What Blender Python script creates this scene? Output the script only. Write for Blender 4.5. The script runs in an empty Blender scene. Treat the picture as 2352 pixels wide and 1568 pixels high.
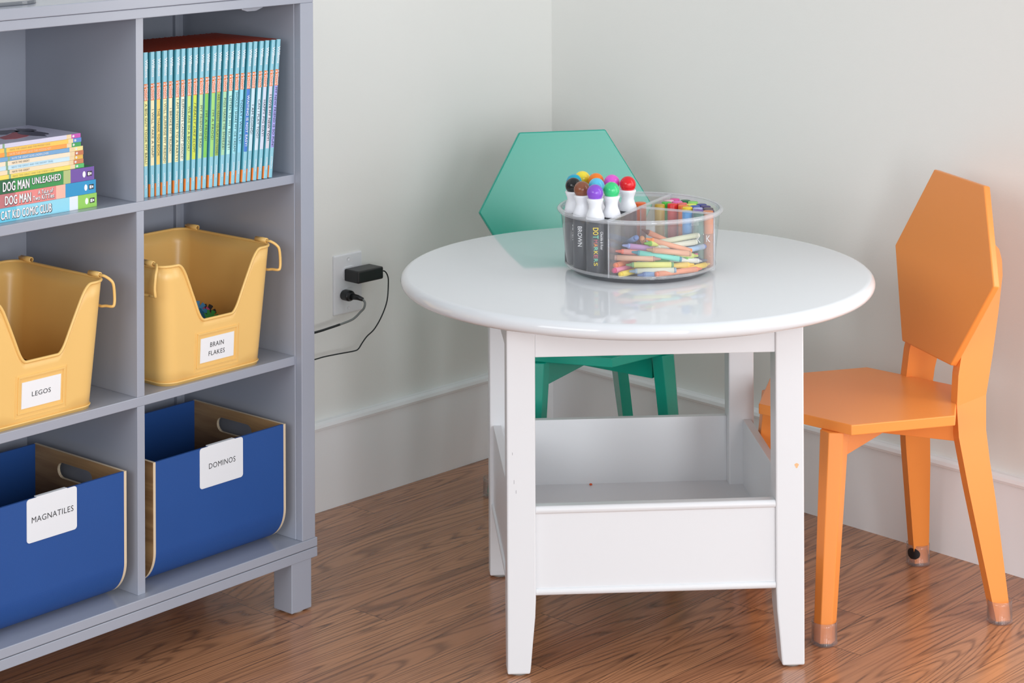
import bpy, math, random
from math import sin, cos, pi, radians, atan2, sqrt, hypot
from mathutils import Vector, Matrix
random.seed(7)
sc = bpy.context.scene
C = sc.collection

# ---------------------------------------------------------------- camera
cd = bpy.data.cameras.new('camera'); cam = bpy.data.objects.new('camera', cd); C.objects.link(cam)
cd.sensor_width = 36.0; cd.lens = 75.0; cd.shift_y = -0.5136; cd.clip_start = 0.05; cd.clip_end = 60
cam.matrix_world = Matrix.Translation((0, 0, 1.341)) @ Matrix.Rotation(pi/2, 4, 'X') @ Matrix.Rotation(-0.004, 4, 'Z')
sc.camera = cam
# ---------------------------------------------------------------- view and light
sc.view_settings.view_transform = 'Standard'; sc.view_settings.look = 'None'
sc.view_settings.gamma = 1.0; sc.view_settings.use_curve_mapping = False
sc.view_settings.exposure = -0.63
w = bpy.data.worlds.new('daylight'); sc.world = w; w.use_nodes = True
bg = w.node_tree.nodes['Background']; bg.inputs[0].default_value = (0.90, 0.95, 1.0, 1)
# light of the room around: strong from the bright ceiling, weak from the sides
wt = w.node_tree; wc = wt.nodes.new('ShaderNodeTexCoord'); wx = wt.nodes.new('ShaderNodeSeparateXYZ'); wr = wt.nodes.new('ShaderNodeMapRange')
wr.inputs['From Min'].default_value = 0.0; wr.inputs['From Max'].default_value = 0.8; wr.inputs['To Min'].default_value = 0.36; wr.inputs['To Max'].default_value = 1.0
wt.links.new(wc.outputs['Generated'], wx.inputs[0]); wt.links.new(wx.outputs['Z'], wr.inputs['Value']); wt.links.new(wr.outputs[0], bg.inputs[1])

def area(name, loc, target, sx, sy, power, col):
    l = bpy.data.lights.new(name, 'AREA'); l.shape = 'RECTANGLE'; l.size = sx; l.size_y = sy
    l.energy = power; l.color = col
    o = bpy.data.objects.new(name, l); C.objects.link(o); o.location = loc
    o.rotation_euler = (Vector(target)-Vector(loc)).to_track_quat('-Z', 'Y').to_euler()
    return o
# two tall window panes behind the camera, the one just right of the frame, and added fill lights with no visible source
area('window_and_fill_light', (1.59, -1.35, 1.20), (0.35, 3.6, 0.4), 0.60, 2.3, 78, (0.94, 0.97, 1.0))
area('window_and_fill_light', (2.79, -0.84, 1.40), (0.35, 3.6, 0.5), 0.90, 2.2, 52, (0.92, 0.96, 1.0))
area('window_and_fill_light', (2.35, 1.45, 0.98), (-0.3, 4.2, 0.25), 1.5, 1.8, 28, (0.94, 0.97, 1.0))  # added fill towards the left wall and baseboard, no window stands here
area('window_and_fill_light', (1.105, 3.305, 1.02), (0.40, 2.56, 0.9), 0.42, 1.5, 11, (1.0, 0.98, 0.95))
area('room_fill', (-2.5, -0.4, 2.0), (0.6, 3.7, 0.5), 2.4, 1.8, 84, (0.98, 0.985, 1.0))  # added soft fill from the left for the right wall and orange backrest
area('room_fill', (0.3, -3.2, 1.15), (0.0, 4.0, 0.3), 3.2, 2.1, 88, (0.97, 0.985, 1.0))  # added broad low fill from behind the camera, lifts the shaded lower areas

# ---------------------------------------------------------------- materials
MATS = {}
def lin(c):
    c = c/255.0
    return c/12.92 if c <= 0.04045 else ((c+0.055)/1.055)**2.4
def rgb(r, g, b): return (lin(r), lin(g), lin(b), 1)
def pmat(name, col, rough=0.5, metal=0, spec=0.5, bump=0, bscale=200, coat=0, var=0):
    if name in MATS: return MATS[name]
    m = bpy.data.materials.new(name); m.use_nodes = True; nt = m.node_tree
    p = nt.nodes['Principled BSDF']
    p.inputs['Base Color'].default_value = col; p.inputs['Roughness'].default_value = rough
    p.inputs['Metallic'].default_value = metal; p.inputs['Specular IOR Level'].default_value = spec
    p.inputs['Coat Weight'].default_value = coat; p.inputs['Coat Roughness'].default_value = 0.3
    tc = nt.nodes.new('ShaderNodeTexCoord')
    n = nt.nodes.new('ShaderNodeTexNoise'); n.inputs['Scale'].default_value = bscale; n.inputs['Detail'].default_value = 3
    nt.links.new(tc.outputs['Object'], n.inputs['Vector'])
    if bump:
        b = nt.nodes.new('ShaderNodeBump'); b.inputs['Strength'].default_value = bump; b.inputs['Distance'].default_value = 0.001
        nt.links.new(n.outputs['Fac'], b.inputs['Height']); nt.links.new(b.outputs['Normal'], p.inputs['Normal'])
    if var:
        mx = nt.nodes.new('ShaderNodeMix'); mx.data_type = 'RGBA'
        mx.inputs['A'].default_value = col; mx.inputs['B'].default_value = tuple(c*(1-var) for c in col[:3])+(1,)
        n2 = nt.nodes.new('ShaderNodeTexNoise'); n2.inputs['Scale'].default_value = 9; n2.inputs['Detail'].default_value = 4
        nt.links.new(tc.outputs['Object'], n2.inputs['Vector'])
        nt.links.new(n2.outputs['Fac'], mx.inputs['Factor']); nt.links.new(mx.outputs['Result'], p.inputs['Base Color'])
    MATS[name] = m
    return m
def clear_mat(name, tint=(0.97, 0.975, 0.98, 1), milk=0.05, rough=0.02, ior=1.45, milkcol=(0.9, 0.9, 0.92, 1)):
    m = bpy.data.materials.new(name); m.use_nodes = True; nt = m.node_tree; nt.nodes.clear()
    out = nt.nodes.new('ShaderNodeOutputMaterial'); tr = nt.nodes.new('ShaderNodeBsdfTransparent'); tr.inputs[0].default_value = tint
    gl = nt.nodes.new('ShaderNodeBsdfGlossy'); gl.inputs['Roughness'].default_value = rough
    lw = nt.nodes.new('ShaderNodeLayerWeight'); lw.inputs[0].default_value = 0.5      # same reflectance from either side of the thin sheet
    pw = nt.nodes.new('ShaderNodeMath'); pw.operation = 'POWER'; pw.inputs[1].default_value = 5.0
    fr = nt.nodes.new('ShaderNodeMath'); fr.operation = 'MULTIPLY_ADD'; r0 = ((ior-1)/(ior+1))**2
    fr.inputs[1].default_value = 1-r0; fr.inputs[2].default_value = r0
    nt.links.new(lw.outputs['Facing'], pw.inputs[0]); nt.links.new(pw.outputs[0], fr.inputs[0])
    di = nt.nodes.new('ShaderNodeBsdfDiffuse'); di.inputs[0].default_value = milkcol
    m1 = nt.nodes.new('ShaderNodeMixShader'); m1.inputs[0].default_value = milk
    m2 = nt.nodes.new('ShaderNodeMixShader'); L = nt.links.new
    L(tr.outputs[0], m1.inputs[1]); L(di.outputs[0], m1.inputs[2])
    L(fr.outputs[0], m2.inputs[0]); L(m1.outputs[0], m2.inputs[1]); L(gl.outputs[0], m2.inputs[2]); L(m2.outputs[0], out.inputs[0])
    return m
def wood_mat(name, c1, c2, axis='X', rough=0.5, sc_=1.0):
    m = bpy.data.materials.new(name); m.use_nodes = True; nt = m.node_tree; L = nt.links.new
    p = nt.nodes['Principled BSDF']; p.inputs['Roughness'].default_value = rough
    tc = nt.nodes.new('ShaderNodeTexCoord'); mp = nt.nodes.new('ShaderNodeMapping')
    s = [60*sc_, 60*sc_, 60*sc_]; s['XYZ'.index(axis)] = 5*sc_
    mp.inputs['Scale'].default_value = s
    n = nt.nodes.new('ShaderNodeTexNoise'); n.inputs['Scale'].default_value = 1; n.inputs['Detail'].default_value = 5; n.inputs['Distortion'].default_value = 0.6
    cr = nt.nodes.new('ShaderNodeValToRGB'); cr.color_ramp.elements[0].color = c1; cr.color_ramp.elements[1].color = c2
    cr.color_ramp.elements[0].position = 0.35; cr.color_ramp.elements[1].position = 0.65
    L(tc.outputs['Object'], mp.inputs['Vector']); L(mp.outputs[0], n.inputs['Vector']); L(n.outputs['Fac'], cr.inputs[0]); L(cr.outputs[0], p.inputs['Base Color'])
    return m
def floor_mat():
    m = bpy.data.materials.new('oak_floorboards'); m.use_nodes = True; nt = m.node_tree; L = nt.links.new; N = nt.nodes.new
    p = nt.nodes['Principled BSDF']
    def mth(op, a, b=None, v=None):
        n = N('ShaderNodeMath'); n.operation = op
        if isinstance(a, (int, float)): n.inputs[0].default_value = a
        else: L(a, n.inputs[0])
        if b is not None:
            if isinstance(b, (int, float)): n.inputs[1].default_value = b
            else: L(b, n.inputs[1])
        return n.outputs[0]
    tc = N('ShaderNodeTexCoord'); sp = N('ShaderNodeSeparateXYZ'); L(tc.outputs['Object'], sp.inputs[0])
    u, v = sp.outputs['X'], sp.outputs['Y']
    W = 0.083
    row = mth('FLOOR', mth('DIVIDE', v, W))
    wn = N('ShaderNodeTexWhiteNoise'); wn.noise_dimensions = '1D'; L(row, wn.inputs['W'])
    uo = mth('ADD', u, mth('MULTIPLY', wn.outputs['Value'], 3.7))
    seg = mth('FLOOR', mth('DIVIDE', uo, 0.95))
    cb = N('ShaderNodeCombineXYZ'); L(row, cb.inputs[0]); L(seg, cb.inputs[1])
    wn2 = N('ShaderNodeTexWhiteNoise'); wn2.noise_dimensions = '3D'; L(cb.outputs[0], wn2.inputs['Vector'])
    rnd = wn2.outputs['Value']
    # grain figure: contour lines of a stretched noise, different on each board
    def nz(su, sv, det, dist=0.0):
        c = N('ShaderNodeCombineXYZ'); L(mth('MULTIPLY', u, su), c.inputs[0]); L(mth('MULTIPLY', v, sv), c.inputs[1]); L(mth('MULTIPLY', rnd, 37.0), c.inputs[2])
        n = N('ShaderNodeTexNoise'); n.inputs['Scale'].default_value = 1; n.inputs['Detail'].default_value = det; n.inputs['Distortion'].default_value = dist
        L(c.outputs[0], n.inputs['Vector']); return n.outputs['Fac']
    fig = nz(0.8, 10.0, 1.2, 0.1)
    rings = mth('SINE', mth('MULTIPLY', fig, 215.0))
    rings = mth('POWER', mth('ADD', mth('MULTIPLY', rings, 0.5), 0.5), 4.0)
    brk = nz(4.0, 70.0, 3.0)
    rings = mth('MULTIPLY', rings, mth('MINIMUM', mth('MAXIMUM', mth('MULTIPLY', mth('SUBTRACT', brk, 0.18), 3.2), 0.0), 1.0))
    streak = mth('MAXIMUM', mth('MULTIPLY', mth('SUBTRACT', nz(2.2, 210.0, 2.0), 0.47), 4.0), 0.0)
    pores = mth('MAXIMUM', mth('MULTIPLY', mth('SUBTRACT', nz(30.0, 1100.0, 2.0), 0.52), 4.0), 0.0)
    patch = mth('MINIMUM', mth('MAXIMUM', mth('MULTIPLY', mth('SUBTRACT', nz(6.0, 48.0, 3.0, 0.4), 0.62), 9.0), 0.0), 1.0)
    dk = mth('MINIMUM', mth('ADD', mth('ADD', mth('MULTIPLY', rings, 0.55), mth('MULTIPLY', pores, 0.25)), mth('ADD', mth('MULTIPLY', streak, 0.42), mth('MULTIPLY', patch, 0.28))), 1.0)
    base = N('ShaderNodeMix'); base.data_type = 'RGBA'
    base.inputs['A'].default_value = rgb(216, 154, 110); base.inputs['B'].default_value = rgb(186, 124, 88); L(rnd, base.inputs['Factor'])
    tone = N('ShaderNodeMix'); tone.data_type = 'RGBA'; tone.inputs['B'].default_value = rgb(162, 114, 86)
    L(base.outputs['Result'], tone.inputs['A']); L(mth('MULTIPLY', nz(1.2, 5.0, 2.0), 0.6), tone.inputs['Factor'])
    mix = N('ShaderNodeMix'); mix.data_type = 'RGBA'; mix.inputs['B'].default_value = rgb(98, 64, 48)
    L(tone.outputs['Result'], mix.inputs['A']); L(dk, mix.inputs['Factor'])
    fr = mth('FRACT', mth('DIVIDE', v, W)); edge = mth('LESS_THAN', mth('MINIMUM', fr, mth('SUBTRACT', 1.0, fr)), 0.008)
    fu = mth('FRACT', mth('DIVIDE', uo, 0.95)); eu = mth('LESS_THAN', mth('MINIMUM', fu, mth('SUBTRACT', 1.0, fu)), 0.0008)
    seam = N('ShaderNodeMix'); seam.data_type = 'RGBA'; seam.inputs['B'].default_value = rgb(60, 40, 32)
    L(mix.outputs['Result'], seam.inputs['A']); L(mth('MULTIPLY', mth('MAXIMUM', edge, eu), 0.75), seam.inputs['Factor'])
    L(seam.outputs['Result'], p.inputs['Base Color'])
    L(mth('ADD', mth('MULTIPLY', dk, 0.14), 0.17), p.inputs['Roughness'])
    b = N('ShaderNodeBump'); b.inputs['Strength'].default_value = 0.25; b.inputs['Distance'].default_value = 0.0006; b.invert = True
    L(dk, b.inputs['Height']); L(b.outputs[0], p.inputs['Normal'])
    return m

# ---------------------------------------------------------------- mesh helpers
class MB:
    def __init__(s): s.v = []; s.f = []; s.mi = []; s.sm = []
    def add(s, vs, fs, mi=0, smooth=False):
        b = len(s.v); s.v += [tuple(v) for v in vs]
        for f in fs: s.f.append(tuple(b+i for i in f)); s.mi.append(mi); s.sm.append(smooth)
        return s
    def box(s, x0, x1, y0, y1, z0, z1, mi=0):
        vs = [(x, y, z) for z in (z0, z1) for y in (y0, y1) for x in (x0, x1)]
        return s.add(vs, [(0, 2, 3, 1), (4, 5, 7, 6), (0, 1, 5, 4), (2, 6, 7, 3), (0, 4, 6, 2), (1, 3, 7, 5)], mi)
    def loft(s, rings, mi=0, smooth=False, caps=True, closed=True):
        n = len(rings[0]); vs = [p for r in rings for p in r]; fs = []
        for k in range(len(rings)-1):
            for i in range(n if closed else n-1):
                j = (i+1) % n
                fs.append((k*n+i, k*n+j, (k+1)*n+j, (k+1)*n+i))
        s.add(vs, fs, mi, smooth)
        if caps:
            b = len(s.v)-len(vs); m = (len(rings)-1)*n
            s.f.append(tuple(b+i for i in reversed(range(n)))); s.mi.append(mi); s.sm.append(False)
            s.f.append(tuple(b+m+i for i in range(n))); s.mi.append(mi); s.sm.append(False)
        return s
    def prism(s, poly, fn0, fn1, mi=0):
        return s.loft([[fn0(p) for p in poly], [fn1(p) for p in poly]], mi)
    def lathe(s, prof, cx=0, cy=0, seg=48, mi=0, smooth=True, caps=False):
        rings = [[(cx+r*cos(2*pi*i/seg), cy+r*sin(2*pi*i/seg), z) for i in range(seg)] for r, z in prof]
        return s.loft(rings, mi, smooth, caps)
    def tube(s, pts, r, seg=10, mi=0, closed=False, caps=True, rs=None):
        pts = [Vector(p) for p in pts]; n = len(pts); rings = []; up = None
        for i, p in enumerate(pts):
            a = pts[i-1] if (i > 0 or closed) else p; b = pts[(i+1) % n] if (i < n-1 or closed) else p
            t = (b-a).normalized()
            if up is None: up = Vector((0, 0, 1)) if abs(t.z) < 0.9 else Vector((1, 0, 0))
            x = t.cross(up).normalized(); y = x.cross(t).normalized(); up = y
            rr = rs[i] if rs else r
            rings.append([tuple(p + x*rr*cos(2*pi*k/seg) + y*rr*sin(2*pi*k/seg)) for k in range(seg)])
        if closed: rings.append(rings[0])
        return s.loft(rings, mi, True, caps and not closed)
    def build(s, name, mats, parent=None, loc=None, rot=None, bevel=0, seg=2, recalc=True):
        me = bpy.data.meshes.new(name); me.from_pydata(s.v, [], s.f)
        if not isinstance(mats, (list, tuple)): mats = [mats]
        for m in mats: me.materials.append(m)
        me.polygons.foreach_set('material_index', s.mi); me.polygons.foreach_set('use_smooth', s.sm)
        if recalc:
            import bmesh
            bm = bmesh.new(); bm.from_mesh(me); bmesh.ops.recalc_face_normals(bm, faces=bm.faces); bm.to_mesh(me); bm.free()
        me.update()
        o = bpy.data.objects.new(name, me); C.objects.link(o)
        if parent: o.parent = parent
        if loc is not None: o.location = loc
        if rot is not None: o.rotation_euler = rot
        if bevel:
            b = o.modifiers.new('bevel', 'BEVEL'); b.width = bevel; b.segments = seg; b.limit_method = 'ANGLE'; b.angle_limit = radians(35)
        return o
def smooth_path(pts, n=6):
    pts = [Vector(p) for p in pts]; out = []
    P = [pts[0]]+pts+[pts[-1]]
    for i in range(1, len(P)-2):
        for k in range(n):
            t = k/n; a, b, c, d = P[i-1], P[i], P[i+1], P[i+2]
            out.append(0.5*((2*b)+(c-a)*t+(2*a-5*b+4*c-d)*t*t+(3*b-a-3*c+d)*t**3))
    out.append(pts[-1]); return out
def thing(name, label, cat, loc, rz=0, group=None, rot=None):
    o = bpy.data.objects.new(name, None); C.objects.link(o); o.empty_display_size = 0.02
    o.location = loc; o.rotation_euler = rot if rot else (0, 0, rz)
    o['label'] = label; o['category'] = cat
    if group: o['group'] = group
    return o
def tag(o, label, cat, group=None):
    o['label'] = label; o['category'] = cat
    if group: o['group'] = group
    return o
def struct(o): o['kind'] = 'structure'; return o
def text_geo(txt, bold=0.0, shear=0.0, spacing=1.0):
    cu = bpy.data.curves.new('t', 'FONT'); cu.body = txt; cu.shear = shear; cu.space_character = spacing
    cu.resolution_u = 3
    o = bpy.data.objects.new('t', cu); C.objects.link(o)
    dg = bpy.context.evaluated_depsgraph_get(); dg.update()
    me = bpy.data.meshes.new_from_object(o.evaluated_get(dg))
    vs = [(v.co.x, v.co.y) for v in me.vertices]; fs = [tuple(p.vertices) for p in me.polygons]
    bpy.data.objects.remove(o); bpy.data.curves.remove(cu); bpy.data.meshes.remove(me)
    xs = [v[0] for v in vs]; ys = [v[1] for v in vs]
    x0, x1, y0, y1 = min(xs), max(xs), min(ys), max(ys)
    return [((x-x0)/(x1-x0)-0.5, (y-y0)/(y1-y0)-0.5) for x, y in vs], fs
TC = {}
def text(mb, txt, c, xd, yd, w, h, mi=0, bold=0.0, shear=0.0, spacing=1.0, thick=0.00012, wrap=None):
    """flat lettering w wide and h high centred at c, running along xd with its top towards yd"""
    k = (txt, 0, shear, spacing)
    if k not in TC: TC[k] = text_geo(*k)
    vs, fs = TC[k]; c = Vector(c); xd = Vector(xd); yd = Vector(yd); n = xd.cross(yd)
    e = bold*h*0.9
    shifts = [(0, 0)] if bold < 0.005 else [(-e, 0), (e, 0), (0, -e*0.8), (0, e*0.8)]     # heavier strokes
    for ns, (dx, dy) in enumerate(shifts):
        pts = []; thick_ = thick+0.00004*ns
        for a, b in vs:
            if wrap: pts.append(wrap(a*w+dx, b*h+dy, 0.00004*ns))
            else: pts.append(c + xd*(a*w+dx) + yd*(b*h+dy) + n*thick_)
        mb.add(pts, fs, mi)

# ---------------------------------------------------------------- the setting
WL = (-0.38247915, 4.10629921); WA = pi/2-radians(43.061)            # left wall baseboard line, heading
WR = (0.55481071, 4.09918187); WB = pi/2-radians(136.868)
CORN = (0.0838, 4.6030)
wall_paint = pmat('wall_paint', rgb(235, 235, 231), 0.5, spec=0.35, bump=0.12, bscale=260)
trim_paint = pmat('trim_paint', rgb(247, 248, 250), 0.2, spec=0.5, bump=0.03, bscale=60)
fl = MB(); fl.add([(-3.2, -3.6, 0), (3.6, -3.6, 0), (3.6, 0.6, 0), (-3.2, 0.6, 0)], [(0, 1, 2, 3)])
f_o = fl.build('floor', floor_mat(), loc=(CORN[0], CORN[1], 0), rot=(0, 0, WA)); struct(f_o)
# floor is laid parallel to the left wall: x runs along the wall, -y into the room
BH = 0.172
def wall(name, bname, sgn, ang, length):
    d = Vector((cos(ang), sin(ang)))
    e = bpy.data.objects
    # local frame: x along the wall away from the corner, y out of the room
    mb = MB(); mb.box(-0.05, length, 0.015, 0.12, 0, 2.6)
    mb2 = MB()
    prof = [(0.0, 0.0), (0.0, BH-0.016), (-0.0045, BH-0.014), (-0.0058, BH-0.009), (-0.004, BH-0.003), (0.003, BH), (0.0155, BH), (0.0155, 0)]
    mb2.prism(prof, lambda p: (-0.012, p[0], p[1]), lambda p: (length, p[0], p[1]))
    return mb, mb2
def place_wall(name, bname, head, mirror):
    mb, mb2 = wall(name, bname, 1, 0, 3.6)
    # head: direction away from corner; outward normal chosen by mirror
    dx, dy = head; nx, ny = (-dy, dx) if mirror else (dy, -dx)
    for m_, nm, mat in ((mb, name, wall_paint), (mb2, bname, trim_paint)):
        m_.v = [(CORN[0]+dx*x+nx*y, CORN[1]+dy*x+ny*y, z) for x, y, z in m_.v]
        struct(m_.build(nm, mat))
lh = (-sin(radians(43.061)), -cos(radians(43.061)))                    # along left wall away from the corner
rh = (sin(radians(136.868)), cos(radians(136.868)))
place_wall('wall_left', 'baseboard_left', lh, False)
place_wall('wall_right', 'baseboard_right', rh, True)

# tall window in the right wall, beyond the picture's right edge
wf = MB(); a0, a1, z0w, z1w = 1.36, 1.82, 0.24, 1.80
for q in ((a0-0.07, a0, z0w-0.07, z1w+0.07), (a1, a1+0.07, z0w-0.07, z1w+0.07), (a0, a1, z0w-0.07, z0w), (a0, a1, z1w, z1w+0.07)):
    wf.box(q[0], q[1], -0.006, 0.02, q[2], q[3])
wg = MB(); wg.box(a0, a1, 0.010, 0.0145, z0w, z1w)
nrx, nry = -rh[1], rh[0]
for m_, nm, mt_ in ((wf, 'window_1', trim_paint), (wg, 'window_pane', pmat('bright_glass', rgb(235, 240, 245), 0.05))):
    m_.v = [(CORN[0]+rh[0]*x+nrx*y, CORN[1]+rh[1]*x+nry*y, z) for x, y, z in m_.v]
    o_ = m_.build(nm, mt_, None if nm == 'window_1' else wo)
    if nm == 'window_1': wo = struct(o_)

# ---------------------------------------------------------------- outlet, charger, cords
wall_e = Matrix.Translation((WL[0], WL[1], 0)) @ Matrix.Rotation(WA, 4, 'Z')
nL = Vector((-cos(radians(43.061)), sin(radians(43.061)), 0))          # out of the room
def wp(s, y, z):   # s along left wall towards the corner, y negative into the room (measured from the wall face)
    d = Vector((sin(radians(43.061)), cos(radians(43.061)), 0))
    return Vector((WL[0], WL[1], 0)) + d*s + nL*(y+0.015) + Vector((0, 0, z))
white_pl = pmat('white_outlet_plastic', rgb(232, 233, 236), 0.3)
black_pl = pmat('black_plastic', rgb(26, 27, 29), 0.38)
t = thing('wall_outlet', 'white wall outlet plate on the left wall with two plugs in it', 'outlet', wp(0.0945, 0, 0.4255), WA)
MB().box(-0.0375, 0.0375, -0.006, 0, -0.0585, 0.0585).build('cover_plate', white_pl, t, bevel=0.004, seg=3)
for dz in (0.021, -0.021):
    m = MB(); pr_ = [(0.0165*cos(a), max(-0.0125, min(0.0125, 0.0165*sin(a)))) for a in [2*pi*i/24 for i in range(24)]]
    m.prism(pr_, lambda p: (p[0], -0.0075, p[1]), lambda p: (p[0], -0.005, p[1])); m.build('receptacle', white_pl, t, loc=(0, 0, dz), bevel=0.0005)
for dz in (0.048, -0.048):
    MB().lathe([(0, 0.0), (0.003, 0.0005), (0.0032, 0.001)], seg=16).build('screw', white_pl, t, loc=(0, -0.006, dz), rot=(pi/2, 0, 0))
t = thing('power_adapter', 'black block power adapter plugged into the upper outlet socket', 'adapter', wp(0.1165, -0.006, 0.4437), WA)
MB().box(-0.034, 0.034, -0.042, -0.0005, -0.0122, 0.0122).build('adapter_body', black_pl, t, bevel=0.0035, seg=3)
m = MB(); m.tube([(0.033, -0.022, 0), (0.039, -0.023, -0.0005), (0.043, -0.0235, -0.002)], 0.0026, 10, rs=[0.0034, 0.0028, 0.0018]); m.build('cord_grip', black_pl, t)
m = MB(); m.tube(smooth_path([wp(0.1585, -0.0295, 0.4425), wp(0.170, -0.03, 0.4405), wp(0.178, -0.03, 0.430), wp(0.1798, -0.03, 0.4154), wp(0.1761, -0.03, 0.3815), wp(0.1617, -0.03, 0.3538), wp(0.1416, -0.03, 0.3316), wp(0.1216, -0.03, 0.3207), wp(0.1088, -0.03, 0.3102), wp(0.0983, -0.03, 0.3002), wp(0.0856, -0.03, 0.2983), wp(0.049, -0.03, 0.3001), wp(0.0095, -0.03, 0.3016), wp(-0.014, -0.03, 0.301), wp(-0.12, -0.035, 0.30)], 5), 0.0013, 8)
tag(m.build('adapter_cord', pmat('black_cord', rgb(28, 34, 36), 0.45)), 'thin black cord looping down from the power adapter', 'cord')
t = thing('power_plug', 'small black plug in the lower outlet socket', 'plug', wp(0.0835, -0.0075, 0.405), WA)
m = MB(); m.loft([[(x*k, y, z*k) for x, z in [(0.0125*cos(a), 0.0105*sin(a)) for a in [2*pi*i/20 for i in range(20)]]] for y, k in ((0, 1), (-0.016, 1), (-0.019, 0.75), (-0.022, 0.72))], smooth=False)
m.build('plug_body', black_pl, t, bevel=0.001)
m = MB(); m.tube([(0, -0.021, 0), (0.004, -0.034, -0.001), (0.008, -0.044, -0.004)], 0.004, 10, rs=[0.0062, 0.005, 0.0036]); m.build('strain_relief', black_pl, t)
cm = pmat('grey_cord', rgb(120, 126, 124), 0.4)
m = MB(); m.tube(smooth_path([wp(0.0905, -0.05, 0.402), wp(0.094, -0.054, 0.395), wp(0.0915, -0.054, 0.385), wp(0.0859, -0.05, 0.3776), wp(0.0698, -0.045, 0.3654), wp(0.0402, -0.04, 0.3595)], 6), 0.0022, 8, 0)
m.tube(smooth_path([wp(0.0402, -0.04, 0.3595), wp(0.012, -0.04, 0.3575), wp(-0.0226, -0.04, 0.3557), wp(-0.13, -0.035, 0.352)], 6), 0.0024, 8, 1)
tag(m.build('plug_cord', [cm, MATS['black_cord']]), 'grey and black cord running from the lower plug behind the bookcase', 'cord')

# ---------------------------------------------------------------- bookcase
SA = radians(49.0); SO = Vector((-0.37402, 3.57701, 0))
SU = Vector((cos(SA), sin(SA), 0)); SN = Vector((-sin(SA), cos(SA), 0))
def sp(s, y, z): return SO + SU*s + SN*y + Vector((0, 0, z))
grey = pmat('grey_furniture_paint', rgb(166, 171, 184), 0.22, spec=0.5, bump=0.04, bscale=120)
bc = thing('bookcase', 'grey painted cube bookcase standing along the left wall', 'bookcase', SO, SA)
XL = -1.32; Y0 = 0.0; YR = 0.0155; YB = 0.302; YE = 0.318
def part(name, *b, bev=0.0012, mat=grey):
    m = MB()
    for q in b: m.box(*q)
    return m.build(name, mat, bc, bevel=bev)
part('top_board', (XL-0.005, 0.0575, -0.002, YE+0.005, 1.0415, 1.0585), (XL-0.002, 0.0545, 0.0, YE, 1.0255, 1.041))
part('base_board', (XL-0.003, 0.0585, -0.001, YE+0.003, 0.1035, 0.1185), (XL-0.003, 0.0585, -0.001, YE+0.003, 0.086, 0.1025))
part('side_panel', (0.0245, 0.0545, 0.0, YR, 0.1185, 1.0255), (0.0235, 0.0525, YR, YE, 0.1185, 1.0255))
part('side_panel', (XL+0.001, XL+0.031, 0.0, YR, 0.1185, 1.0255), (XL+0.002, XL+0.031, YR, YE, 0.1185, 1.0255))
DV = [(-0.3145, -0.2997), (-0.653, -0.6382), (-0.9915, -0.9767)]
ZS = [(0.1185, 0.4142), (0.4292, 0.7208), (0.7360, 1.0255)]
for a, b in DV:
    for z0, z1 in ZS: part('divider', (a, b, YR, YB, z0, z1), bev=0.0006)
for z0, z1 in ((0.4142, 0.4292), (0.7208, 0.7360)): part('shelf_board', (XL+0.031, 0.0233, YR, YB, z0, z1), bev=0.001)
part('back_panel', (XL+0.002, 0.0525, YB, YB+0.006, 0.1185, 1.0255), bev=0)
for z0, z1 in ZS: part('back_batten', (0.0, 0.010, YB-0.008, YB, z0, z1), bev=0.0008)
for x0 in (0.0, XL+0.005, -0.66):
    for y0 in (0.0005, YE-0.045):
        m = MB(); m.box(x0, x0+0.0455, y0, y0+0.0445, 0.003, 0.0865)
        lg = m.build('leg', grey, bc, bevel=0.0012)
        MB().lathe([(0, 0), (0.017, 0), (0.017, 0.0032), (0, 0.0032)], seg=24).build('felt_pad', pmat('felt', rgb(205, 200, 192), 0.9), lg, loc=(x0+0.023, y0+0.021, 0))
m = MB(); sc_pts = [(-0.065, 1.0255), (-0.062, 1.018), (-0.05, 1.0145), (-0.03, 1.0145), (-0.016, 1.0185), (-0.01, 1.0255)]
m.prism(sc_pts, lambda p: (p[0], 0.05, p[1]), lambda p: (p[0], 0.06, p[1])); m.build('corner_brace', grey, bc)

# glass foot of a screen on top
t = thing('screen_stand', 'dark glossy stand base lying on top of the bookcase', 'screen stand', sp(-0.63, 0.16, 1.0585), SA)
pl = pmat('smoked_glass', rgb(120, 124, 130), 0.06, spec=0.8)
m = MB(); hw, hd = 0.165, 0.125; cr = 0.05
poly = []
for cx_, cy_, a0 in ((hw-cr, hd-cr, 0), (-hw+cr, hd-cr, 90), (-hw+cr, -hd+cr, 180), (hw-cr, -hd+cr, 270)):
    for k in range(9): a = radians(a0+90*k/8); poly.append((cx_+cr*cos(a), cy_+cr*sin(a)))
m.prism(poly, lambda p: (p[0], p[1], 0.0), lambda p: (p[0], p[1], 0.006)); m.build('stand_plate', pl, t, bevel=0.001)
MB().box(-0.05, 0.05, 0.0, 0.03, 0.006, 0.09).build('stand_neck', black_pl, t, bevel=0.003)

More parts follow.
